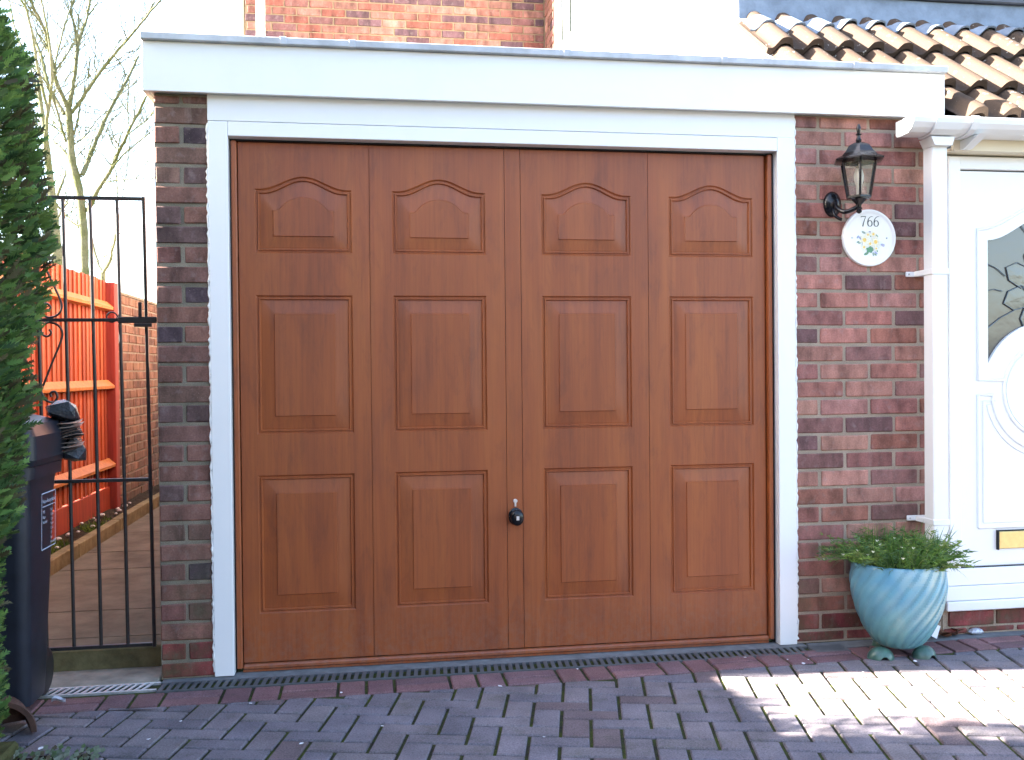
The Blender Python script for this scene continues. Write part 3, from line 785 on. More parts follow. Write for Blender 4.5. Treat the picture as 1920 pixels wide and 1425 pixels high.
# ================================================================== FENCE, BOUNDARY WALL, GATE
fence=thing('timber_fence',(-1.44,1.5,.1),'orange red close-board timber fence with arris rails behind the iron gate','fence')
rf=random.Random(9); FC=[(.36,.068,.022),(.32,.056,.019),(.40,.085,.026),(.28,.050,.018),(.34,.076,.025)]
mb=MB(); y=-1.2
while y<3.72:
    w=.088; c=rf.choice(FC); k=rf.uniform(.85,1.1); c=tuple(v*k for v in c); g=0
    z0=.307+rf.uniform(-.003,.003); z1=1.855+rf.uniform(-.006,.006)
    xa=-1.445+rf.uniform(-.003,.003)
    P=[(xa+.000,y),(xa+.016,y+.0),(xa+.006,y+w+.006),(xa+.000,y+w+.006)]
    mb.prism(P,2,z0,z1,col=c); y+=w+.0005
mb.build('fence_boards',WOODR,fence)
for z in (1.665,1.075,.485):
    mb=MB(); mb.prism([(-1.4285,z-.040),(-1.4285,z+.034),(-1.380,z-.010),(-1.383,z-.030)],1,-1.1,3.755,col=(.42,.15,.035)); o=mb.build('fence_rail',WOODR,fence)
mb=MB(); mb.box(-1.452,-1.425,-1.2,3.755,.10,.302,b=.003,col=(.30,.045,.018)); mb.build('gravel_board',WOODR,fence)
for yy in (3.758,.95,-1.3):
    mb=MB(); mb.box(-1.475,-1.375 if yy>3 else -1.432,yy,yy+.100,.05,1.845,b=.004,col=(.24,.032,.020)); mb.build('fence_post',WOODR,fence)
wall=thing('garden_wall',(-1.5,6,0),'weathered orange brick garden wall beyond the end of the red fence','wall')
PW=[(.17,.085,.05),(.145,.07,.043),(.20,.10,.06),(.12,.058,.038),(.165,.09,.053)]
mb=MB(); M=frame_mat((-1.405,3.865,0),(0,1,0),(1,0,0)); brick_rows(mb,M,0,5.2,.05,23,.075,.0,pal=PW,rnd=rf)
mb.build('wall_bricks',BRICK,wall)
mb=MB(); mb.box(-1.62,-1.411,3.866,9.0,0,1.775); mb.box(-1.63,-1.40,3.862,9.02,1.7765,1.80,b=.004); mb.build('wall_core_and_coping',MORTAR_L,wall)

gate=thing('iron_gate',(-.5,.1,.05),'tall black wrought iron garden gate with scrolls beside the garage pier','gate')
YG=.10
def gx(x,z): return x-.018*(z-.11)/1.7   # slight lean of the old gate
def bar(pts,r,name,par=gate,n=8): 
    mb=MB(); mb.tube([(gx(x,z),y,z) for x,y,z in pts],r,n); return mb.build(name,BLACKM,par,smooth=50)
for x in (-.410,-.508,-.606,-.704,-.802,-.900,-1.0): bar([(x,YG,.115),(x+.002,YG,.9),(x,YG,1.822)],.0068,'gate_bar')
for x in (-.3125,-1.10):
    mb=MB(); mb.box(x-.0058,x+.0058,YG-.0058,YG+.0058,.100,1.836,b=.001); mb.v=[(gx(a,c),b,c) for a,b,c in mb.v]; mb.build('gate_stile',BLACKM,gate)
for z in (1.828,1.363,.748,.110):
    mb=MB(); mb.box(-1.0940,-.3185,YG-.0075,YG+.0075,z-.0065,z+.0065,b=.001); mb.v=[(gx(a,c),b,c) for a,b,c in mb.v]; mb.build('gate_rail',BLACKM,gate)
def spiral(cx,cz,r0,r1,a0,turns,n=26): 
    return [(cx+(r0+(r1-r0)*i/n)*math.cos(a0+turns*2*math.pi*i/n),YG-.002,cz+(r0+(r1-r0)*i/n)*math.sin(a0+turns*2*math.pi*i/n)) for i in range(n+1)]
def smooth(pts,k=6):
    out=[]
    P=[Vector(p) for p in pts]
    for i in range(len(P)-1):
        a=P[max(i-1,0)];b=P[i];c=P[i+1];d=P[min(i+2,len(P)-1)]
        for j in range(k):
            t=j/k; out.append(tuple(.5*((2*b)+(c-a)*t+(2*a-5*b+4*c-d)*t*t+(3*b-a-3*c+d)*t**3)))
    out.append(tuple(P[-1])); return out
def scroll(p2): return bar(smooth([(x,YG-.002,z) for x,z in p2]),.0042,'gate_scroll')
cx=-.704; ZR=1.363
for sg in (1,-1):
    half=[(.012,.250),(.045,.165),(.079,.082),(.085,.045),(.068,.018),(.035,.010),(.012,.030),(.014,.055),(.033,.062),(.046,.048),(.038,.036)]
    for sx in (1,-1):
        scroll([(cx+sx*x,ZR+sg*z) for x,z in half])
lowh=[(.004,-.245),(.006,-.275),(.022,-.305),(.047,-.312),(.062,-.293),(.054,-.272),(.038,-.277),(.040,-.292)]
for sx in (1,-1): scroll([(cx+sx*x,ZR+z) for x,z in lowh]); scroll([(cx+sx*(x),ZR-z) for x,z in lowh])
scroll([(cx-.01,ZR-.225),(cx-.035,ZR-.19),(cx-.055,ZR-.12),(cx-.075,ZR-.06)])
bar(spiral(-.438,ZR+.010,.020,.018,0,1),.003,'gate_scroll')
mb=MB(); mb.box(-.425,-.283,YG-.024,YG-.009,1.350,1.374,b=.002); mb.box(-.365,-.300,YG-.030,YG-.0245,1.335,1.349,b=.001); mb.box(-.350,-.338,YG-.026,YG-.012,1.3745,1.430,b=.001); mb.build('gate_latch',BLACKM,gate)

# ================================================================== LANTERN, PLAQUE
lan=thing('wall_lantern',(2.45,0,1.84),'black hexagonal coach lantern fixed to the right brick pier above the round plaque','wall lantern')
LX,LY=2.497,-.125
def hexring(Rr,z,n=6,a0=-114): return [(LX+Rr*math.cos(R(a0+60*k)),LY+Rr*math.sin(R(a0+60*k)),z) for k in range(6)]
mb=MB(); mb.grid([hexring(.058,1.982),hexring(.104,1.992),hexring(.106,1.997),hexring(.078,2.011),hexring(.060,2.030),hexring(.046,2.052),hexring(.022,2.066),hexring(.010,2.070)],closed=True)
rr_=hexring(.010,2.070); mb.face(rr_); mb.lathe([(.010,2.07),(.012,2.078),(.007,2.088),(.007,2.096),(.013,2.101),(.006,2.106),(.008,2.116),(.009,2.128),(.004,2.142),(.0,2.145)],(LX,LY,0),14); mb.build('lantern_roof',BLACK,lan,smooth=30)
mb=MB()
T=hexring(.0725,1.985); Bt=hexring(.0480,1.846)
for k in range(6): mb.tube([Bt[k],T[k]],.0048,6)
mb.grid([hexring(.0,1.838),hexring(.040,1.838),hexring(.052,1.842),hexring(.052,1.850),hexring(.046,1.8505)],closed=True)
mb.lathe([(.030,1.838),(.020,1.826),(.010,1.815),(.009,1.806),(.014,1.801),(.009,1.795),(.012,1.789),(.008,1.783),(.0,1.779)],(LX,LY,0),14)
mb.build('lantern_frame',BLACK,lan,smooth=35)
mb=MB(); T=hexring(.0700,1.984); Bt=hexring(.0460,1.848)
for k in range(6): mb.face([Bt[k],Bt[(k+1)%6],T[(k+1)%6],T[k]])
mb.build('lantern_glass',m_glass('lantern_glass',(.30,.26,.21),.70,.08,.3,60),lan)
mb=MB(); mb.lathe([(.0,1.966),(.010,1.964),(.016,1.95),(.020,1.935),(.019,1.915),(.012,1.895),(.009,1.86),(.009,1.8505)],(LX,LY,0),16); mb.build('bulb',m_simple('white_bulb',(.8,.75,.62),.35,0,.1,20),lan,smooth=50)
mb=MB(); lathe_y(mb,[(.0,.030),(.012,.030),(.022,.024),(.034,.014),(.040,.004),(.040,.0005)],(2.445,.0,1.838),24,1,1.35); mb.build('wall_plate',BLACK,lan,smooth=50)
mb=MB(); mb.tube(smooth([(2.445,-.025,1.845),(2.440,-.050,1.815),(2.455,-.085,1.793),(2.480,-.110,1.800),(LX,LY,1.815)]),[.0095]*20+[.008]*5,8)
mb.tube(smooth([(2.440,-.02,1.815),(2.437,-.035,1.79),(2.452,-.045,1.772),(2.463,-.048,1.768)]),.0065,8); mb.build('bracket_arm',BLACK,lan,smooth=50)

plq=thing('house_number_plaque',(2.608,0,1.699),'round white ceramic plaque reading 766 above painted flowers','plaque')
CERM=m_simple('white_glazed_ceramic',(.80,.78,.76),.15,0,.04,10,.1,.001,.5,.3)
PC=(2.608,0,1.699)
mb=MB(); lathe_y(mb,[(.0,.0095),(.100,.0095),(.106,.0105),(.112,.0135),(.1175,.0125),(.1205,.008),(.1205,-.002)],PC,64); mb.build('plaque_disc',CERM,plq,smooth=40)
INK=m_simple('dark_painted_ink',(.05,.06,.05),.4,0,.3,200)
def ribbon(mb,pts,ws,y,col=None):
    L=[];Rt=[]
    for i,p in enumerate(pts):
        a=pts[max(i-1,0)];b=pts[min(i+1,len(pts)-1)]; dx,dz=b[0]-a[0],b[1]-a[1]; l=math.hypot(dx,dz) or 1; nx,nz=-dz/l,dx/l
        L.append((p[0]+nx*ws[i]/2,y,p[1]+nz*ws[i]/2)); Rt.append((p[0]-nx*ws[i]/2,y,p[1]-nz*ws[i]/2))
    for i in range(len(pts)-1): mb.face([L[i],Rt[i],Rt[i+1],L[i+1]],col)
def digit(mb,ch,x,z,h,y):
    S=lambda q:(x+q[0]*h,z+q[1]*h)
    if ch=='7':
        p=[(.04,.97),(.30,.97),(.56,.97)]; ribbon(mb,[S(q) for q in p],[h*.07]*3,y); ribbon(mb,[S(q) for q in [(.04,1.0),(.05,.84)]],[h*.04]*2,y)
        p=[(.55,.97),(.42,.68),(.30,.36),(.22,0)]; ribbon(mb,[S(q) for q in p],[h*.05,h*.07,h*.10,h*.12],y-.0002)
    else:
        p=[];w=[]
        for i in range(9): 
            t=i/8; a=R(75+ (180-75)*t); p.append((.52+.44*math.cos(a)*1.0,.36+.62*math.sin(a))); w.append(h*(.03+.09*t))
        ribbon(mb,[S(q) for q in p],w,y)
        p=[];w=[]
        for i in range(25):
            a=2*math.pi*i/24; p.append((.31+.225*math.cos(a),.30+.285*math.sin(a))); w.append(h*(.045+.075*abs(math.cos(a))))
        ribbon(mb,[S(q) for q in p],w,y-.0002)
mb=MB(); xx=PC[0]-.040
for ch in '766': digit(mb,ch,xx,PC[2]+.0475,.043,-.0102); xx+=.0285
mb.build('house_number',INK,plq)
mb=MB(); rfw=random.Random(6)
def disc(mb,x,z,r,y,col,n=10,sx=1,rot=0,amp=0,lob=5):
    P=[]
    for k in range(n):
        t=2*math.pi*k/n; q=r*(1+amp*math.cos(lob*t)); u,v=q*math.cos(t)*sx,q*math.sin(t); P.append((x+u*math.cos(rot)-v*math.sin(rot),y,z+u*math.sin(rot)+v*math.cos(rot)))
    mb.face(list(reversed(P)),col)
y=-.0101; fx,fz=PC[0]+.002,PC[2]-.022
for _ in range(26):
    a=rfw.uniform(0,6.28); r=rfw.uniform(.015,.05); disc(mb,fx+1.25*r*math.cos(a),fz+1.1*r*math.sin(a),rfw.uniform(.006,.012),y,rfw.choice([(.16,.28,.16),(.22,.34,.20),(.30,.38,.30),(.35,.38,.52),(.45,.42,.55),(.25,.35,.22)]),8,.5,rfw.uniform(0,3.1)); y-=.00003
for (dx,dz,r) in ((-.020,.010,.017),(.020,.004,.017),(.012,.030,.011),(-.022,-.014,.010),(.000,-.002,.011),(-.008,.028,.009),(.022,-.018,.008)):
    dx*=1.25; dz*=1.25; r*=1.2; disc(mb,fx+dx,fz+dz,r,y,(.80,.74,.55),30,1,.3,.25,6); y-=.00004; disc(mb,fx+dx,fz+dz,r*.42,y,(.80,.52,.12),12); y-=.00004
disc(mb,fx-.002,fz-.028,.013,y,(.10,.26,.14),20,1.2,.2,.18,5)
mb.build('flower_motif',m_attr('painted_flowers',.25,0,.2,200),plq)
mb=MB()
for sx in (-.078,.078):
    mb=MB(); lathe_y(mb,[(0,.0125),(.003,.012),(.004,.0095)],(PC[0]+sx,0,PC[2]),10); mb.build('fixing_screw',GALV,plq)
# small cable plug hole in the joint beside the lantern, as a wall fixing
mb=MB(); lathe_y(mb,[(0,.001),(.0045,.001),(.0045,-.004)],(2.581,.004,1.969),10); mb.build('wall_plug',DARK,rp)

# ================================================================== POT AND PLANTS
px_,py_=2.622,-.187
pot=thing('plant_pot',(px_,py_,.035),'large turquoise glazed pot with diagonal swirled ridges on small feet','plant pot')
PR_=[(.0,.035),(.076,.036),(.088,.045),(.104,.062),(.124,.090),(.142,.125),(.158,.165),(.170,.205),(.178,.245),(.182,.280),(.1815,.310),(.178,.345),(.173,.366),(.168,.372),(.160,.372),(.156,.366),(.158,.345),(.161,.30)]
def fine(prof,k=4):
    out=[]
    for i in range(len(prof)-1):
        for j in range(k): t=j/k; out.append((prof[i][0]*(1-t)+prof[i+1][0]*t,prof[i][1]*(1-t)+prof[i+1][1]*t))
    out.append(prof[-1]); return out
def swirl(t,z,r):
    if r<.09 or z>.355: return 0
    return .0034*math.sin(20*(t+(.36-z)*4.2))*min(1,(.37-z)/.08)
mb=MB(); prf=fine(PR_)
n=180; rows=[]
for (r,z) in prf: rows.append([(px_+(r+swirl(t,z,r))*math.cos(t),py_+(r+swirl(t,z,r))*math.sin(t),z) for t in [2*math.pi*k/n for k in range(n)]])
mb.grid(rows,closed=True)
# colour per face from the ridges and large patches of glaze
cols_=[]
for f in mb.f:
    p=[mb.v[i] for i in f]; x=sum(q[0] for q in p)/4-px_; y=sum(q[1] for q in p)/4-py_; z=sum(q[2] for q in p)/4
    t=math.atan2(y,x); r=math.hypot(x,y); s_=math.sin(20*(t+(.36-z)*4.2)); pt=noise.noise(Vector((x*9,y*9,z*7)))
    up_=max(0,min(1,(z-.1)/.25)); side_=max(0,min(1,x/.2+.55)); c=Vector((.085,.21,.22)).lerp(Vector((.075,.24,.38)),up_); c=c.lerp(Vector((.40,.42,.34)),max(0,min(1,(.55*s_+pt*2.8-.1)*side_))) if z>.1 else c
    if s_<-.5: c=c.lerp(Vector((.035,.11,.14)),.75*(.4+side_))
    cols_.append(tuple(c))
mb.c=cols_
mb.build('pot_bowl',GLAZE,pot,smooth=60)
SOIL=m_simple('potting_soil',(.03,.022,.015),1,0,.5,60,1,.01,.05)
mb=MB(); mb.lathe([(0,.350),(.1,.352),(.1575,.345)],(px_,py_,0),30); mb.build('potting_soil',SOIL,pot)
GF=m_simple('green_glazed_foot',(.045,.105,.085),.3,0,.4,25,.3,.002)
for i,(ax,ay,lab) in enumerate(((-.108,-.055,'green glazed foot under the left of the turquoise pot'),(.070,-.068,'green glazed foot under the right of the turquoise pot'),(.0,.10,'green glazed foot under the back of the turquoise pot'))):
    mb=MB(); nn=16; cxf,cyf=px_+ax,py_+ay; ang=math.atan2(ay,ax) if i==2 else (-math.pi/2+(.25 if i else -.25))
    # half-ellipsoid wedge with an arched cut-out
    rows=[]
    for a in range(9):
        ph=math.pi/2*a/8
        row=[]
        for k in range(24):
            t=2*math.pi*k/24; x=.052*math.cos(ph)**1.3*math.cos(t); y=.040*math.cos(ph)**1.3*math.sin(t); z=.048*math.sin(ph)**.9 if ph>0 else 0
            if z<.017 and abs(x-.008)<.013: z=max(z,.015)
            row.append((x,y,z))
        rows.append(row)
    rows=[[(cxf+p[0]*math.cos(ang+math.pi/2)-p[1]*math.sin(ang+math.pi/2),cyf+p[0]*math.sin(ang+math.pi/2)+p[1]*math.cos(ang+math.pi/2),min(p[2],.0365 if math.hypot(cxf+0-px_,cyf-py_)<0 else .042)) for p in r_] for r_ in rows]
    mb.grid(rows,closed=True); o=mb.build('pot_foot',GF,smooth=60); tag(o,lab,'pot foot','green feet under the pot')
rg=random.Random(17)
def blade(mb,p,d,L,w,col,bend=.3,n=4):
    p=Vector(p); d=Vector(d).normalized(); s=d.cross(Vector((rg.uniform(-1,1),rg.uniform(-1,1),.3))).normalized(); prevL=p-s*w/2; prevR=p+s*w/2
    q=p.copy()
    for i in range(1,n+1):
        t=i/n; d=(d+Vector((0,0,-bend/n))).normalized(); q=q+d*L/n; ww=w*(1-t)**.7
        if i<n: l,r=q-s*ww/2,q+s*ww/2; mb.face([prevL,prevR,r,l],col); prevL,prevR=l,r
        else: mb.face([prevL,prevR,q],col)
    return q
GR=[(.09,.18,.04),(.12,.22,.045),(.16,.25,.05),(.07,.14,.045),(.19,.25,.07),(.10,.18,.065)]
PETAL=m_attr('white_petals',.5,.2,.1,50)
bush=thing('potted_plant',(px_-.05,py_,.35),'bushy low green plant with tiny white flowers filling the left of the turquoise pot','potted plant')
mb=MB(); tips=[]
def stemplant(mb,n,x0,x1,hmin,hmax,leafL,leafw,dens,spread):
    for _ in range(n):
        for _t in range(30):
            x=rg.uniform(x0,x1); y=rg.uniform(-.165,.165)
            if math.hypot(x,y)<.168: break
        out=Vector((x*spread,y*spread,0)); h=rg.uniform(hmin,hmax)
        d=(Vector((rg.uniform(-.35,.35),rg.uniform(-.35,.35),1))+out*5*rg.uniform(.2,1.1)).normalized(); p=Vector((px_+x,py_+y,.352))
        c=rg.choice(GR); k=rg.uniform(.8,1.25); c=tuple(v*k for v in c); steps=int(h/dens); q=p.copy(); dd=d.copy()
        for i in range(steps):
            dd=(dd+Vector((rg.uniform(-.1,.1),rg.uniform(-.1,.1),-.05*spread))).normalized(); q2=q+dd*dens
            if abs(q2.y)>0 and q2.y>-.012: q2.y=-.012
            for s_ in (1,2):
                a=rg.uniform(0,6.28); ld=Vector((math.cos(a),math.sin(a),rg.uniform(.1,.9)))
                e=blade(mb,q2,ld,leafL*rg.uniform(.6,1.2),leafw,c,.3,2)
            q=q2
        tips.append(q)
stemplant(mb,150,-.17,.11,.06,.15,.028,.0040,.0085,.9)
stemplant(mb,35,-.17,-.10,.10,.19,.026,.0042,.009,1.3)
for _ in range(230):
    a=rg.uniform(0,6.28); r=.165*rg.random()**.5; x,y=r*math.cos(a),r*math.sin(a)
    if x>.12: continue
    blade(mb,(px_+x,py_+y,.355),(x*3+rg.uniform(-.3,.3),min(y,0)*2+rg.uniform(-.2,.1),1.2),rg.uniform(.08,.18),.0045,rg.choice([(.11,.22,.04),(.14,.25,.05),(.09,.18,.035)]),rg.uniform(.1,.8),5)
for _ in range(110):
    a=rg.uniform(0,6.28); r=rg.uniform(.1,.165); x,y=r*math.cos(a),r*math.sin(a)
    if x>.12: continue
    c=rg.choice(GR); blade(mb,(px_+x,py_+y,.355),(x*6,min(y,0)*4,1.1),rg.uniform(.07,.15),.006,c,rg.uniform(.6,2.2),5)
for (x,h) in ((-.118,.165),(-.112,.13),(.012,.16),(-.122,.12)):
    blade(mb,(px_+x,py_-.02,.36),(rg.uniform(-.08,.05),0,1),h,.009,(.06,.13,.03),.1,5)
mb.build('foliage',PLANT,bush)
tp_=[t for t in tips if t.y<py_+.06]; rg.shuffle(tp_)
for q in tp_[:13]:
    mb=MB()
    for k in range(5):
        a=R(72*k)+rg.random(); c=Vector((math.cos(a)*.005,math.sin(a)*.004-.001,.004+rg.uniform(0,.003)))
        mb.face([q,q+c+Vector((.002,0,.001)),q+c*1.5,q+c+Vector((-.002,0,.002))],(.80,.80,.62))
    mb.build('flower',PETAL,bush)
leafy=thing('potted_plant',(px_+.1,py_,.35),'taller spiky leafed green plant at the right edge of the turquoise pot','potted plant')
mb=MB(); tips=[]
stemplant(mb,75,.055,.165,.06,.15,.032,.006,.009,1.2)
for _ in range(60):
    x=rg.uniform(.08,.165); y=rg.uniform(-.1,.05)
    if math.hypot(x,y)>.168: continue
    blade(mb,(px_+x,py_+y,.355),(rg.uniform(-.2,.6),rg.uniform(-.4,.1),1),rg.uniform(.10,.195),.0085,rg.choice([(.10,.20,.08),(.13,.24,.10),(.08,.16,.05)]),rg.uniform(.1,1.4),5)
for _ in range(20):
    blade(mb,(px_+.165,py_+rg.uniform(-.1,.0),.37),(1,rg.uniform(-.5,.1),rg.uniform(-.3,.5)),rg.uniform(.03,.07),.008,rg.choice(GR),1.5,4)
mb.build('foliage',PLANT,leafy)

# loose card, leaves, petals
mb=MB(); Mx=Matrix.Translation((2.873,-.045,.036))@Matrix.Rotation(R(28),4,'Y')@Matrix.Rotation(R(-14),4,'X')
mb.box(-.022,.022,-.0012,.0012,-.026,.030,M=Mx); o=mb.build('white_card',m_simple('white_card',(.75,.75,.78),.6,0,.05,20)); tag(o,'small white card leaning against the wall behind the turquoise pot','card')
BRN=m_simple('dead_leaf',(.14,.055,.025),.7,0,.5,40,.5,.002)
def leaf(p,s,rot,label,group=None,mat=BRN,name='fallen_leaf',cat='leaf',fl=1.0):
    mb=MB(); rows=[]
    for i in range(7):
        t=i/6; w=math.sin(math.pi*t)**.7*.38+.01; rows.append([Vector((s*(t-.5),s*w*k*(2 if fl<1 else 1),.003+fl*(.012*abs(k)+.006*math.sin(5*t+rot)))) for k in (-1,-.5,0,.5,1)])
    M_=Matrix.Translation(p)@Matrix.Rotation(rot,4,'Z'); rows=[[M_@q for q in r_] for r_ in rows]
    mb.grid(rows); o=mb.build(name,mat,smooth=60); tag(o,label,cat,group)
leaf((2.965,-.015,.004),.085,.2,'large brown dead leaf between the turquoise pot and the plinth'); leaf((3.01,.0,.012),.07,1.0,'curled brown dead leaf beside the crumpled foil'); leaf((2.93,-.03,.006),.06,2.2,'brown dead leaf nearest the turquoise pot')
mb=MB(); rows=[]
for i in range(7):
    ph=math.pi*i/6; rows.append([Vector((3.092+.034*math.sin(ph)*math.cos(t)*(1+.5*noise.noise(Vector((t*2,ph*3,1)))),-.012+.018*math.sin(ph)*math.sin(t),.013+.014*math.cos(ph)*(1+.6*noise.noise(Vector((t*3,ph,5)))))) for t in [2*math.pi*k/10 for k in range(10)]])
mb.grid(rows,closed=True); o=mb.build('crumpled_wrapper',m_simple('silver_wrapper',(.5,.52,.56),.35,.4,.4,80,.6,.004)); tag(o,'small crumpled silvery wrapper lying by the porch plinth','wrapper')
WP=m_simple('white_petal',(.74,.72,.74),.6,0,.08,60)
for (x,y,s) in ((2.617,-.315,.020),(1.987,-.150,.012),(2.179,-.262,.019),(.409,-.275,.012),(2.14,-.205,.008),(2.22,-.22,.008),(1.846,-.637,.007),(.98,-.31,.018),(-.493,-.616,.020),(.55,-.62,.012),(.30,-.72,.014),(-.18,-.60,.012),(1.30,-.17,.010),(.10,-.33,.013),(-.11,-.46,.010),(1.05,-.80,.010),(2.35,-.40,.009)):
    leaf((x,y,.001),s*.75,x*7,'tiny white petal fallen on the block paving','white petals scattered on the paving',WP,'fallen_petal','petal',.12)
leaf((-.571,-.198,.004),.045,.3,'small pale scrap beside the wheelie bin on the paving',None,m_simple('pale_scrap',(.35,.36,.42),.5,0,.3,50),'paper_scrap','scrap')

# ================================================================== WHEELIE BIN
BINM=m_simple('dark_navy_plastic',(.016,.018,.027),.38,0,.3,12,.25,.001)
bin_=thing('wheelie_bin',(-.85,-.2,0),'dark navy wheelie bin with a white printed label between hedge and gate','wheelie bin')
def loopbox(x0,x1,y0,y1,z,r=.03,n=5):
    P=[]
    for (cx_,cy_,a0) in ((x1-r,y0+r,-90),(x1-r,y1-r,0),(x0+r,y1-r,90),(x0+r,y0+r,180)):
        for k in range(n): a=R(a0+90*k/(n-1)); P.append((cx_+r*math.cos(a),cy_+r*math.sin(a),z))
    return P
mb=MB(); mb.grid([loopbox(-1.04,-.630,-.315,-.135,.03,.03),loopbox(-1.06,-.626,-.330,-.120,.10,.04),loopbox(-1.09,-.618,-.340,-.03,.74,.045),loopbox(-1.10,-.615,-.345,-.018,.80,.045),loopbox(-1.115,-.598,-.360,-.004,.802,.05),loopbox(-1.118,-.596,-.362,-.002,.845,.05),loopbox(-1.10,-.615,-.345,-.018,.846,.04)],closed=True)
mb.face(list(reversed(loopbox(-1.04,-.630,-.315,-.135,.03,.03)))); mb.build('bin_body',BINM,bin_,smooth=50)
mb=MB(); mb.grid([loopbox(-1.115,-.590,-.365,.010,.848,.03),loopbox(-1.13,-.580,-.375,.020,.870,.035),loopbox(-1.13,-.582,-.375,.018,.950,.03),loopbox(-1.11,-.602,-.350,-.005,.990,.035),loopbox(-1.06,-.680,-.29,-.06,1.015,.03)],closed=True)
mb.face(loopbox(-1.06,-.680,-.29,-.06,1.015,.03)); mb.build('bin_lid',BINM,bin_,smooth=25)
for x in (-1.06,-.66):
    mb=MB(); mb.v=[]; rows=[]
    for (r,xx_) in ((.0,x-.02),(.075,x-.02),(.085,x-.015),(.085,x+.015),(.075,x+.02),(0,x+.02)): rows.append([(xx_,-.10+r*math.cos(t),.088+r*math.sin(t)) for t in [2*math.pi*k/20 for k in range(20)]])
    mb.grid(rows,closed=True); mb.build('wheel',BLACKM,bin_,smooth=50)
# printed label on the side (follows the leaning side face)
STK=m_simple('label_print_white',(.50,.58,.72),.6,0,.15,200)
def xside(z): return -.630+.012*(z-.03)/.74+.004
def lquad(mb,y0,y1,z0,z1):
    sh_=.0
    mb.face([(xside(z0),y0,z0+sh_),(xside(z0),y1,z0+sh_),(xside(z1),y1,z1+sh_),(xside(z1),y0,z1+sh_)])
mb=MB(); Y0,Y1,Z0,Z1=-.205,-.060,.540,.740; lw=.0035
lquad(mb,Y0,Y1,Z0,Z0+lw); lquad(mb,Y0,Y1,Z1-lw,Z1); lquad(mb,Y0,Y0+lw,Z0,Z1); lquad(mb,Y1-lw,Y1,Z0,Z1); lquad(mb,Y0+.01,Y1-.01,.690,.6925)
st=mb.build('label_border',STK,bin_)
def text_on(parent,s,size,y,z,name='label_text'):
    cu=bpy.data.curves.new('t','FONT'); cu.body=s; cu.size=size; cu.resolution_u=2
    ob=bpy.data.objects.new('t',cu); COL.objects.link(ob); dg=bpy.context.evaluated_depsgraph_get(); dg.update()
    me=bpy.data.meshes.new_from_object(ob.evaluated_get(dg)); bpy.data.objects.remove(ob)
    mb=MB()
    for p in me.polygons: mb.face([(xside(z)+.0008,y+me.vertices[i].co.x,z+me.vertices[i].co.y) for i in p.vertices])
    return mb.build(name,STK,st)
text_on(st,'Non-Recyclable',.021,-.197,.703)
for i,tx in enumerate(('YES','Bags','Rubbish')): text_on(st,tx,.015,-.195,.668-.018*i)
for i in range(8): text_on(st,['NO','Glass','Cans','Paper','Card','Oil','Soil','Hot ash'][i],.014,-.115,.668-.0165*i)
# crumpled bag with folded paper on the lid edge
bag=thing('crumpled_bag',(-.58,-.05,.95),'crumpled shiny black plastic bag with folded brown paper hanging over the bin lid','bag')
import bmesh
rbg=random.Random(5)
def hull(mb,c,sx,sy,sz,n,rnd):
    bm=bmesh.new()
    for _ in range(n):
        v=Vector((rnd.gauss(0,1),rnd.gauss(0,1),rnd.gauss(0,1))).normalized(); v=Vector((math.copysign(abs(v.x)**.7,v.x),math.copysign(abs(v.y)**.7,v.y),math.copysign(abs(v.z)**.7,v.z)))*rnd.uniform(.78,1.05)
        bm.verts.new((c[0]+v.x*sx,c[1]+v.y*sy,c[2]+v.z*sz))
    r=bmesh.ops.convex_hull(bm,input=bm.verts); 
    for f in bm.faces: mb.face([tuple(v.co) for v in f.verts])
    bm.free()
mb=MB(); hull(mb,(-.590,-.050,1.015),.062,.055,.050,26,rbg); hull(mb,(-.557,-.035,.880),.046,.045,.058,24,rbg); hull(mb,(-.572,-.04,.950),.060,.045,.042,18,rbg)
mb.build('plastic_film',m_simple('black_plastic_film',(.02,.022,.028),.25,0,.3,30,.6,.004,.6),bag)
mb=MB(); 
for k in range(9):
    z=.965-.012*k; rows=[]
    for i in range(9):
        t=i/8; x=-.635+.120*t+.004*math.sin(k*2); rows.append([(x,-.098-.012*math.sin(math.pi*t)+.004*(k%2),z+.022*t+.004*math.sin(t*5+k)),(x,-.060,z+.022*t+.006+.003*math.sin(t*7+k))])
    mb.grid(rows,col=[(.42,.28,.21),(.62,.46,.37),(.20,.12,.09)][k%3])
mb.build('folded_paper',m_attr('brown_paper',.6,0,.3,60),bag)

# terracotta pot lying on its side, stone and weeds at the bottom left
TER=m_simple('old_terracotta',(.075,.036,.026),.85,0,.4,18,.5,.004)
mb=MB(); rows=[]; rows2=[]
c0=Vector((-.655,-.53,.0)); R0=.115; nn=20
prof_=[(.0,.13),(R0-.030,.13),(R0-.018,.02),(R0-.016,0),(R0,-.004),(R0+.002,.012),(R0-.004,.04),(R0-.020,.14),(0,.142)]
for (r,dy) in prof_: rows.append([(c0.x+r*math.cos(t)*.94-dy*.34,c0.y+dy*.94+r*math.cos(t)*.34,max(-.02,.012+r*math.sin(t))) for t in [math.pi*k/nn for k in range(nn+1)]])
mb.grid(rows); o=mb.build('terracotta_pot',TER,smooth=50); tag(o,'old terracotta pot lying half sunk on its side at the foot of the hedge','pot')
mb=MB(); mb.box(-.80,-.540,-.80,-.655,-.01,.050,b=.010); o=mb.build('stone_block',m_simple('mossy_stone',(.085,.085,.035),.95,0,.5,14,.8,.008,.1)); tag(o,'mossy stone block at the bottom left below the terracotta pot','stone')
mb=MB(); rows=[]
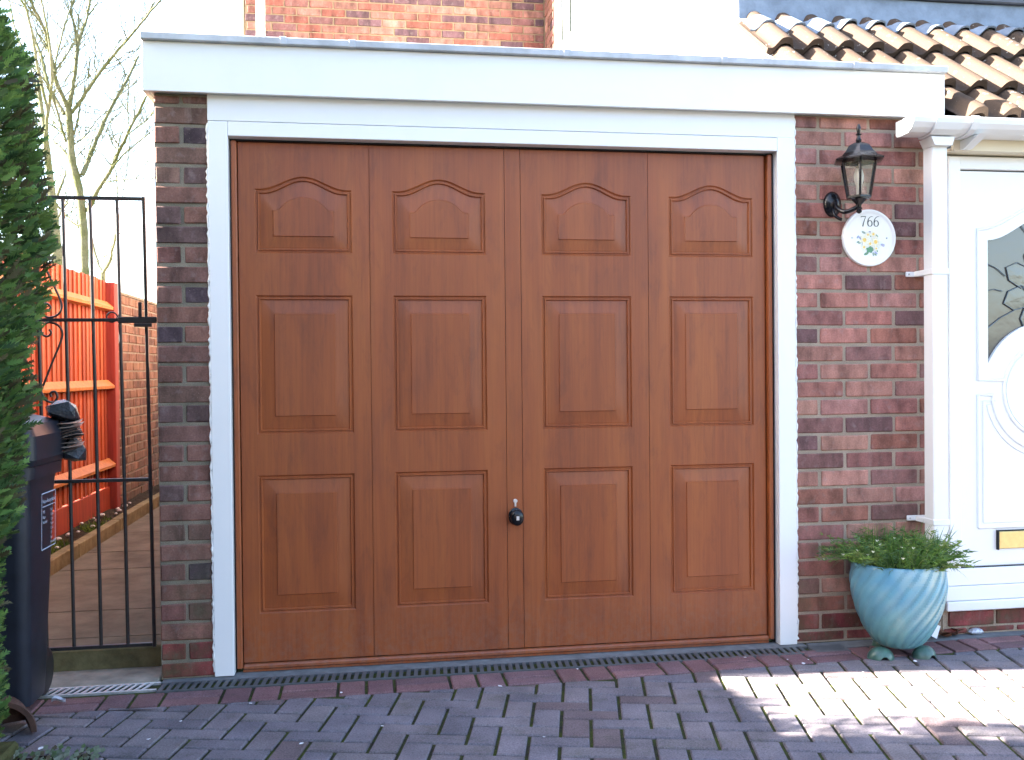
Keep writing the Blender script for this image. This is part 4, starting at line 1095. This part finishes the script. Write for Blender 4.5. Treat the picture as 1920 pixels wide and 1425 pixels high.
for i in range(22):
    rows.append([(-.545+.26*j/12+ .01*noise.noise(Vector((j,i,0))), -.655-.05*i, -.004+.016*max(0,noise.noise(Vector((i*.5,j*.5,3)))+.5)*(1 if 0<j<12 and i>0 else 0)) for j in range(13)])
mb.grid(rows); o=mb.build('flowerbed_soil',SOIL,smooth=60); kind(o,'structure')
mb=MB()
for _ in range(800):
    x=rg.uniform(-.55,-.29); y=rg.uniform(-1.5,-.66); a=rg.uniform(0,6.28); r=rg.uniform(.005,.010); c=rg.choice([(.16,.20,.13),(.22,.25,.17),(.10,.15,.06),(.30,.32,.24),(.12,.10,.06)]); z=rg.uniform(.005,.028)
    mb.face([(x+r*math.cos(a+q),y+r*math.sin(a+q),z+.006*math.sin(q+a)) for q in (0,1.57,3.14,4.71)],c)
o=mb.build('ground_cover',PLANT); kind(o,'stuff','tiny grey green weed leaves in the corner of the flowerbed')

# ================================================================== HEDGE
hedge=thing('conifer_hedge',(-1.15,-1.2,0),'tall dense dark green conifer hedge tapering upward at the left edge','hedge')
HX,HY=-1.15,-1.2
HR=[(0,.66),(.3,.74),(.59,.765),(.87,.775),(1.16,.815),(1.3,.845),(1.6,.890),(1.93,.850),(2.13,.750),(2.5,.66),(3.0,.62),(3.6,.45),(4.1,.12)]
def hr(z):
    for (a,ra),(b,rb_) in zip(HR[:-1],HR[1:]):
        if a<=z<=b: return ra+(rb_-ra)*(z-a)/(b-a)
    return .1
rhg=random.Random(12)
mb=MB(); rows=[]
for i in range(30):
    z=.02+4.0*i/29; rows.append([(HX+(hr(z)-.17)*math.cos(t)*(1+.05*noise.noise(Vector((t*3,z*3,0)))),HY+(hr(z)-.17)*math.sin(t),z) for t in [2*math.pi*k/28 for k in range(28)]])
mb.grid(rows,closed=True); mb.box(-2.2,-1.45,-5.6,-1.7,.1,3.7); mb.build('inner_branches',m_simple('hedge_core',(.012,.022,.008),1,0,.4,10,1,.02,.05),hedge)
mb=MB(); LC=[(.080,.165,.043),(.100,.19,.046),(.130,.225,.054),(.050,.105,.035),(.15,.235,.062),(.092,.148,.050),(.10,.088,.045)]
def spray(mb,p,o_,L,nb=9):
    o_=o_.normalized(); d=(o_*.75+Vector((rhg.uniform(-.35,.35),rhg.uniform(-.35,.35),rhg.uniform(-.1,.75)))).normalized()
    s=d.cross(Vector((rhg.uniform(-1,1),rhg.uniform(-1,1),rhg.uniform(-.4,1)))).normalized()
    c=rhg.choice(LC); k=rhg.uniform(.6,1.35); c=tuple(v*k for v in c)
    w=.0040
    e=p+d*L; mb.face([p-s*w,p+s*w,e],c)
    for i in range(nb):
        t=(i+1)/(nb+1); sg=1 if i%2 else -1; b=p+d*L*t*.9; l=L*.42*(1-.5*t)*rhg.uniform(.7,1.2); dd=(d*.72+s*sg*.7+Vector((0,0,.12))).normalized(); q=b+dd*l; n_=d.cross(s)*.0
        side=dd.cross(d.cross(s)).normalized()*.0040
        mb.face([b-side,b+side,q],c)
for z_ in range(70000):
    z=rhg.uniform(.02,4.05); t=rhg.uniform(0,2*math.pi)
    face=math.cos(t-R(-45))
    if face<-.1 and rhg.random()<.75: continue
    if z>2.5 and rhg.random()<.5: continue
    lump=noise.noise(Vector((math.cos(t)*2.4,math.sin(t)*2.4,z*2.6)))*.045+noise.noise(Vector((math.cos(t)*7,math.sin(t)*7,z*7)))*.035
    r=hr(z)-.050+lump-rhg.random()**2*.08; p=Vector((HX+r*math.cos(t),HY+r*math.sin(t),z)); spray(mb,p,Vector((math.cos(t),math.sin(t),.15)),rhg.uniform(.026,.052),8)
# the rest of the row towards the street, coarser (it mainly shades the drive)
for _ in range(2600):
    y=rhg.uniform(-5.7,-1.8); z=rhg.uniform(.05,3.9); p=Vector((-1.42+rhg.uniform(-.06,.10),y,z)); spray(mb,p,Vector((1,0,.1)),rhg.uniform(.10,.18),7)
mb.build('foliage',LEAF,hedge)
shrub=thing('unseen_shrub',(-1.9,-.1,0),'unseen loose shrub added behind the hedge to cast leaf shadows on the drive','shrub')  # out of view, added to break up the left end of the sunlit strip
mb=MB()
for _ in range(2200):
    z=rhg.uniform(.2,2.02); r=.30*(1-(z/2.1)**3)+.05; t=rhg.uniform(0,6.28); rr2=r*rhg.random()**.5
    spray(mb,Vector((-1.8+rr2*math.cos(t),-.12+1.15*rr2*math.sin(t),z)),Vector((math.cos(t),math.sin(t),.6)),rhg.uniform(.06,.13),7)
mb.build('foliage',LEAF,shrub)
mb=MB(); mb.tube([(-1.8,-.12,0),(-1.82,-.1,.9),(-1.8,-.12,1.7)],[.025,.018,.006],8); mb.build('trunk',BARK,shrub)

# ================================================================== TREES
TREE1= [[(-3.068, 9.0, 2.108, 0.0579), (-3.07, 9.0, 2.528, 0.0549), (-3.078, 9.0, 3.066, 0.0519), (-3.128, 9.0, 3.544, 0.0489), (-3.202, 9.0, 3.9, 0.0459), (-3.22, 9.0, 4.258, 0.0428), (-3.238, 9.0, 4.567, 0.0398)], [(-3.227, 9.0, 4.555, 0.029), (-3.183, 9.1, 5.005, 0.026), (-3.172, 9.2, 5.4, 0.0229), (-3.14, 9.3, 5.63, 0.0199), (-3.108, 9.4, 5.864, 0.0167), (-3.097, 9.5, 6.15, 0.0135)], [(-3.177, 9.2, 5.399, 0.0177), (-3.184, 9.133, 5.617, 0.0146), (-3.207, 9.067, 5.807, 0.0116), (-3.174, 9.0, 5.95, 0.0087)], [(-3.108, 9.4, 5.864, 0.0112), (-3.041, 9.55, 6.073, 0.0094), (-3.032, 9.7, 6.232, 0.0076)], [(-3.245, 9.0, 4.567, 0.029), (-3.343, 8.88, 4.859, 0.0255), (-3.367, 8.76, 5.148, 0.0222), (-3.402, 8.64, 5.428, 0.0189), (-3.457, 8.52, 5.587, 0.0156), (-3.479, 8.4, 5.698, 0.0124)], [(-3.285, 9.0, 4.47, 0.0246), (-3.508, 9.12, 4.855, 0.0222), (-3.61, 9.24, 5.201, 0.0198), (-3.737, 9.36, 5.503, 0.0173), (-3.864, 9.48, 5.833, 0.0147), (-3.947, 9.6, 6.146, 0.0121)], [(-3.339, 8.8, 4.952, 0.0128), (-3.294, 8.967, 5.457, 0.0111), (-3.249, 9.133, 5.83, 0.0093), (-3.227, 9.3, 6.065, 0.0074)], [(-3.328, 8.8, 4.941, 0.0128), (-3.217, 9.0, 5.282, 0.0109), (-3.206, 9.2, 5.434, 0.0088)], [(-3.389, 8.6, 5.415, 0.0112), (-3.441, 8.467, 5.5, 0.0095), (-3.522, 8.333, 5.558, 0.0078), (-3.622, 8.2, 5.568, 0.0061)], [(-3.194, 9.0, 4.497, 0.0232), (-3.007, 8.867, 4.679, 0.021), (-2.833, 8.733, 4.857, 0.0189), (-2.595, 8.6, 5.103, 0.0168), (-2.338, 8.467, 5.323, 0.0148), (-2.129, 8.333, 5.513, 0.0128), (-1.924, 8.2, 5.676, 0.0109)], [(-3.039, 8.9, 4.652, 0.0172), (-2.949, 9.075, 4.934, 0.0153), (-2.665, 9.25, 5.414, 0.0133), (-2.467, 9.425, 5.78, 0.0112), (-2.285, 9.6, 6.18, 0.0091)], [(-3.09, 9.0, 4.643, 0.013), (-3.116, 9.0, 4.452, 0.013), (-3.175, 9.0, 4.211, 0.013)], [(-2.598, 8.7, 5.136, 0.0085), (-2.51, 8.7, 5.023, 0.0078), (-2.467, 8.7, 4.884, 0.0071)], [(-3.081, 9.0, 3.7, 0.0304), (-2.947, 9.2, 4.219, 0.0268), (-2.855, 9.4, 4.617, 0.0232), (-2.71, 9.6, 5.028, 0.0193), (-2.558, 9.8, 5.503, 0.0154)], [(-3.019, 9.0, 3.235, 0.0304), (-2.876, 8.82, 3.42, 0.0263), (-2.623, 8.64, 3.741, 0.0222), (-2.397, 8.46, 4.099, 0.0183), (-2.153, 8.28, 4.47, 0.0145), (-2.046, 8.1, 4.557, 0.0108)], [(-2.613, 8.6, 3.733, 0.0126), (-2.341, 8.4, 3.925, 0.0097), (-2.075, 8.2, 4.066, 0.0068)], [(-2.382, 8.4, 4.084, 0.0103), (-2.094, 8.2, 4.224, 0.0054)], [(-3.182, 9.0, 3.77, 0.0203), (-3.341, 9.167, 4.031, 0.0176), (-3.562, 9.333, 4.234, 0.0149), (-3.706, 9.5, 4.37, 0.012)], [(-3.278, 9.0, 4.113, 0.0174), (-3.311, 8.9, 4.371, 0.0155), (-3.365, 8.8, 4.624, 0.0137), (-3.419, 8.7, 4.801, 0.0119), (-3.494, 8.6, 4.883, 0.0101), (-3.544, 8.5, 5.031, 0.0083)], [(-3.277, 9.0, 4.208, 0.0109), (-3.442, 9.1, 4.324, 0.0091), (-3.585, 9.2, 4.442, 0.0074)], [(-3.124, 9.0, 3.03, 0.0217), (-3.284, 9.2, 3.143, 0.0177), (-3.48, 9.4, 3.344, 0.0134)], [(-3.081, 9.0, 3.676, 0.0101), (-3.223, 9.1, 3.718, 0.009), (-3.39, 9.2, 3.735, 0.0078), (-3.513, 9.3, 3.667, 0.0067)], [(-2.73, 8.7, 3.552, 0.0092), (-2.47, 8.55, 3.563, 0.0077), (-2.082, 8.4, 3.552, 0.0062)], [(-2.542, 9.2, 5.012, 0.0088), (-2.569, 9.2, 4.669, 0.0082), (-2.551, 9.2, 4.328, 0.0076), (-2.554, 9.2, 4.083, 0.0071), (-2.606, 9.2, 3.691, 0.0065), (-2.655, 9.2, 3.446, 0.0059)], [(-3.166, 9.0, 4.092, 0.0094), (-3.056, 9.1, 4.24, 0.0085), (-2.943, 9.2, 4.462, 0.0076), (-2.829, 9.3, 4.615, 0.0067)], [(-2.566, 8.6, 3.943, 0.0084), (-2.631, 8.6, 4.081, 0.007), (-2.673, 8.6, 4.172, 0.0056)], [(-2.552, 8.6, 3.338, 0.0084), (-2.583, 8.65, 3.651, 0.0074), (-2.617, 8.7, 3.731, 0.0064)]]
TREE2= [[(-3.073, 8.0, 1.665, 0.0734), (-3.086, 8.0, 2.418, 0.0645), (-3.11, 8.0, 2.855, 0.0556), (-3.129, 8.0, 3.137, 0.0467), (-3.154, 8.0, 3.48, 0.0378), (-3.2, 8.0, 3.978, 0.0289), (-3.279, 8.0, 4.598, 0.02)], [(-3.129, 8.0, 3.137, 0.02), (-3.074, 8.2, 3.459, 0.0153), (-3.102, 8.4, 3.628, 0.0103)], [(-3.109, 8.0, 2.918, 0.0167), (-3.063, 8.15, 3.12, 0.0125), (-3.047, 8.3, 3.223, 0.0082)], [(-3.154, 8.0, 3.48, 0.0267), (-3.164, 7.88, 3.763, 0.0231), (-3.091, 7.76, 4.165, 0.0196), (-3.003, 7.64, 4.498, 0.0162), (-3.003, 7.52, 4.998, 0.0128), (-3.043, 7.4, 5.366, 0.0095)], [(-3.072, 7.7, 4.149, 0.0195), (-3.125, 7.533, 4.639, 0.0156), (-3.173, 7.367, 5.17, 0.0118), (-3.223, 7.2, 5.277, 0.0081)], [(-3.2, 8.0, 3.978, 0.02), (-3.425, 8.267, 4.738, 0.0166), (-3.689, 8.533, 5.329, 0.013), (-3.867, 8.8, 5.879, 0.0093)]]
TREE3= [[(-2.315, 7.0, 1.505, 0.0366), (-2.314, 7.0, 1.967, 0.032), (-2.316, 7.0, 2.244, 0.0274)], [(-2.316, 7.0, 2.244, 0.0183), (-2.402, 7.1, 2.382, 0.016), (-2.481, 7.2, 2.627, 0.0137), (-2.534, 7.3, 2.877, 0.0113), (-2.565, 7.4, 3.071, 0.0089)], [(-2.311, 7.0, 2.244, 0.0195), (-2.229, 6.925, 2.363, 0.017), (-2.164, 6.85, 2.526, 0.0144), (-2.11, 6.775, 2.686, 0.0119), (-2.073, 6.7, 2.832, 0.0095)], [(-2.249, 7.0, 2.371, 0.0085), (-2.251, 7.1, 2.499, 0.0068), (-2.297, 7.2, 2.629, 0.005)], [(-2.375, 7.0, 2.37, 0.0073), (-2.301, 7.1, 2.452, 0.0049)]]

def tree(name,base,branches,label,twigs=9,seed=1,mat=BARK,tw=.35):
    t=thing(name,base,label,'tree','bare trees beyond the fence'); r_=random.Random(seed)
    mb=MB(); tk=branches[0]; p0=tk[0]
    pts=[(p0[0],p0[1],-.1)]+[p[:3] for p in tk]; rad=[p0[3]*1.35]+[p[3] for p in tk]
    sp_=smooth(pts,5); k=len(sp_); rs=[]
    for i in range(k):
        u=i/(k-1)*(len(rad)-1); a=int(u); b=min(a+1,len(rad)-1); rs.append((rad[a]+(rad[b]-rad[a])*(u-a))*(1+.07*math.sin(i*2.3)))
    mb.tube(sp_,rs,10); mb.build('trunk',mat,t,smooth=60)
    mb=MB()
    def twig(p,d,L,r,depth):
        d=Vector(d).normalized(); q=Vector(p); P=[q.copy()]; 
        for i in range(4):
            d=(d+Vector((r_.uniform(-.22,.22),r_.uniform(-.22,.22),r_.uniform(-.05,.25)))).normalized(); q=q+d*L/4; P.append(q.copy())
            if depth and r_.random()<.75: twig(q,d+Vector((r_.uniform(-.9,.9),r_.uniform(-.9,.9),r_.uniform(-.2,.6))),L*.5,r*.65,depth-1)
        mb.tube(P,[r,r*.85,r*.7,r*.55,r*.3],4,cap=False)
    for br in branches[1:]:
        P=smooth([p[:3] for p in br],5); k=len(P); a,b=br[0][3],br[-1][3]
        P=[(p[0]+r_.uniform(-.006,.006),p[1]+r_.uniform(-.006,.006),p[2]) for p in P]
        rs=[(a+(b-a)*i/(k-1))*r_.uniform(.9,1.15) for i in range(k)]
        mb.tube(P,rs,7)
        for _ in range(twigs):
            i=r_.randrange(1,k); pd=Vector(P[i])-Vector(P[i-1])
            if pd.length<1e-6: continue
            pd.normalize(); twig(P[i],pd*.7+Vector((r_.uniform(-.9,.9),r_.uniform(-.9,.9),r_.uniform(-.1,.5))),tw*r_.uniform(.5,1.6),max(.0045,min(.008,rs[i]*.5)),1)
    mb.build('bare_branches',mat,t,smooth=60)
tree('bare_tree',(TREE1[0][0][0],9,0),TREE1,'largest bare tree with pale green trunk rising above the red fence',14,1,tw=.45)
tree('bare_tree',(TREE2[0][0][0],8,0),TREE2,'bare tree with thick leaning trunk half hidden behind the hedge',5,2)
tree('bare_tree',(TREE3[0][0][0],7,0),TREE3,'slender forked young tree just above the end of the red fence',2,3,tw=.12)

# ================================================================== ACROSS THE ROAD (behind the viewer; reflected in the glazing)
op=thing('opposite_house',(2,-22,0),'brick house across the road','house')
mb=MB(); mb.box(-9,9,-28,-20,-.1,5.2,col=(.30,.14,.10)); mb.build('walls',m_attr('far_brick',.9,0,.3,6),op)
mb=MB(); mb.prism([(-29,5.2),(-19.5,5.2),(-24,8.2)],0,-9.4,9.4,col=(.16,.10,.08)); mb.build('roof',m_attr('far_tiles',.9,0,.3,6),op)
for x in (-6,-1.5,3,7):
    for z in (1,3.4):
        mb=MB(); mb.box(x-.9,x+.9,-19.97,-19.9,z,z+1.2); mb.build('window',UPVC,op)
mb=MB(); mb.box(-40,-10,-24,-18,-.1,6.0,col=(.05,.09,.03)); mb.box(10,40,-24,-18,-.1,5.0,col=(.05,.09,.03)); 

# ================================================================== LIGHT, SKY, CAMERA
EL,AZ=R(29.6),R(8.3)
sd=Vector((math.cos(AZ)*math.cos(EL),-math.sin(AZ)*math.cos(EL),-math.sin(EL)))
sun=bpy.data.lights.new('sun','SUN'); sun.energy=5; sun.angle=R(.5); sun.color=(1,.93,.82)
so=bpy.data.objects.new('sun',sun); COL.objects.link(so); so.rotation_euler=sd.to_track_quat('-Z','Y').to_euler(); so.location=(-8,2,8)
w=bpy.data.worlds.new('World'); scene.world=w; w.use_nodes=True; nt=w.node_tree; bg=nt.nodes['Background']
sk=nt.nodes.new('ShaderNodeTexSky'); sk.sky_type='NISHITA'; sk.sun_disc=False; sk.sun_elevation=EL; sk.sun_rotation=math.atan2(-sd.x,-sd.y)
sk.air_density=1.0; sk.dust_density=2.0; sk.ozone_density=1.0
nt.links.new(sk.outputs[0],bg.inputs[0]); bg.inputs[1].default_value=.075
cam=bpy.data.cameras.new('camera'); co=bpy.data.objects.new('camera',cam); COL.objects.link(co); scene.camera=co
cam.sensor_width=36; cam.sensor_fit='HORIZONTAL'; cam.lens=36*1750/1920; cam.clip_end=1000; cam.clip_start=.05
yw,pt_,rl=-.15194775,-.01126528,.00927977
Rz=Matrix.Rotation(yw,3,'Z'); Rx=Matrix.Rotation(pt_,3,'X'); Ry=Matrix(((math.cos(rl),0,math.sin(rl)),(0,1,0),(-math.sin(rl),0,math.cos(rl))))
Rm=Rz@Rx@Ry; ex,ey,ez=Rm.col[0],Rm.col[1],Rm.col[2]
m=Matrix((( ex.x,ez.x,-ey.x,.51956857),(ex.y,ez.y,-ey.y,-3.67042164),(ex.z,ez.z,-ey.z,1.15899544),(0,0,0,1)))
co.matrix_world=m
scene.view_settings.view_transform='Standard'; scene.view_settings.look='None'; scene.view_settings.exposure=3.87; scene.view_settings.gamma=1
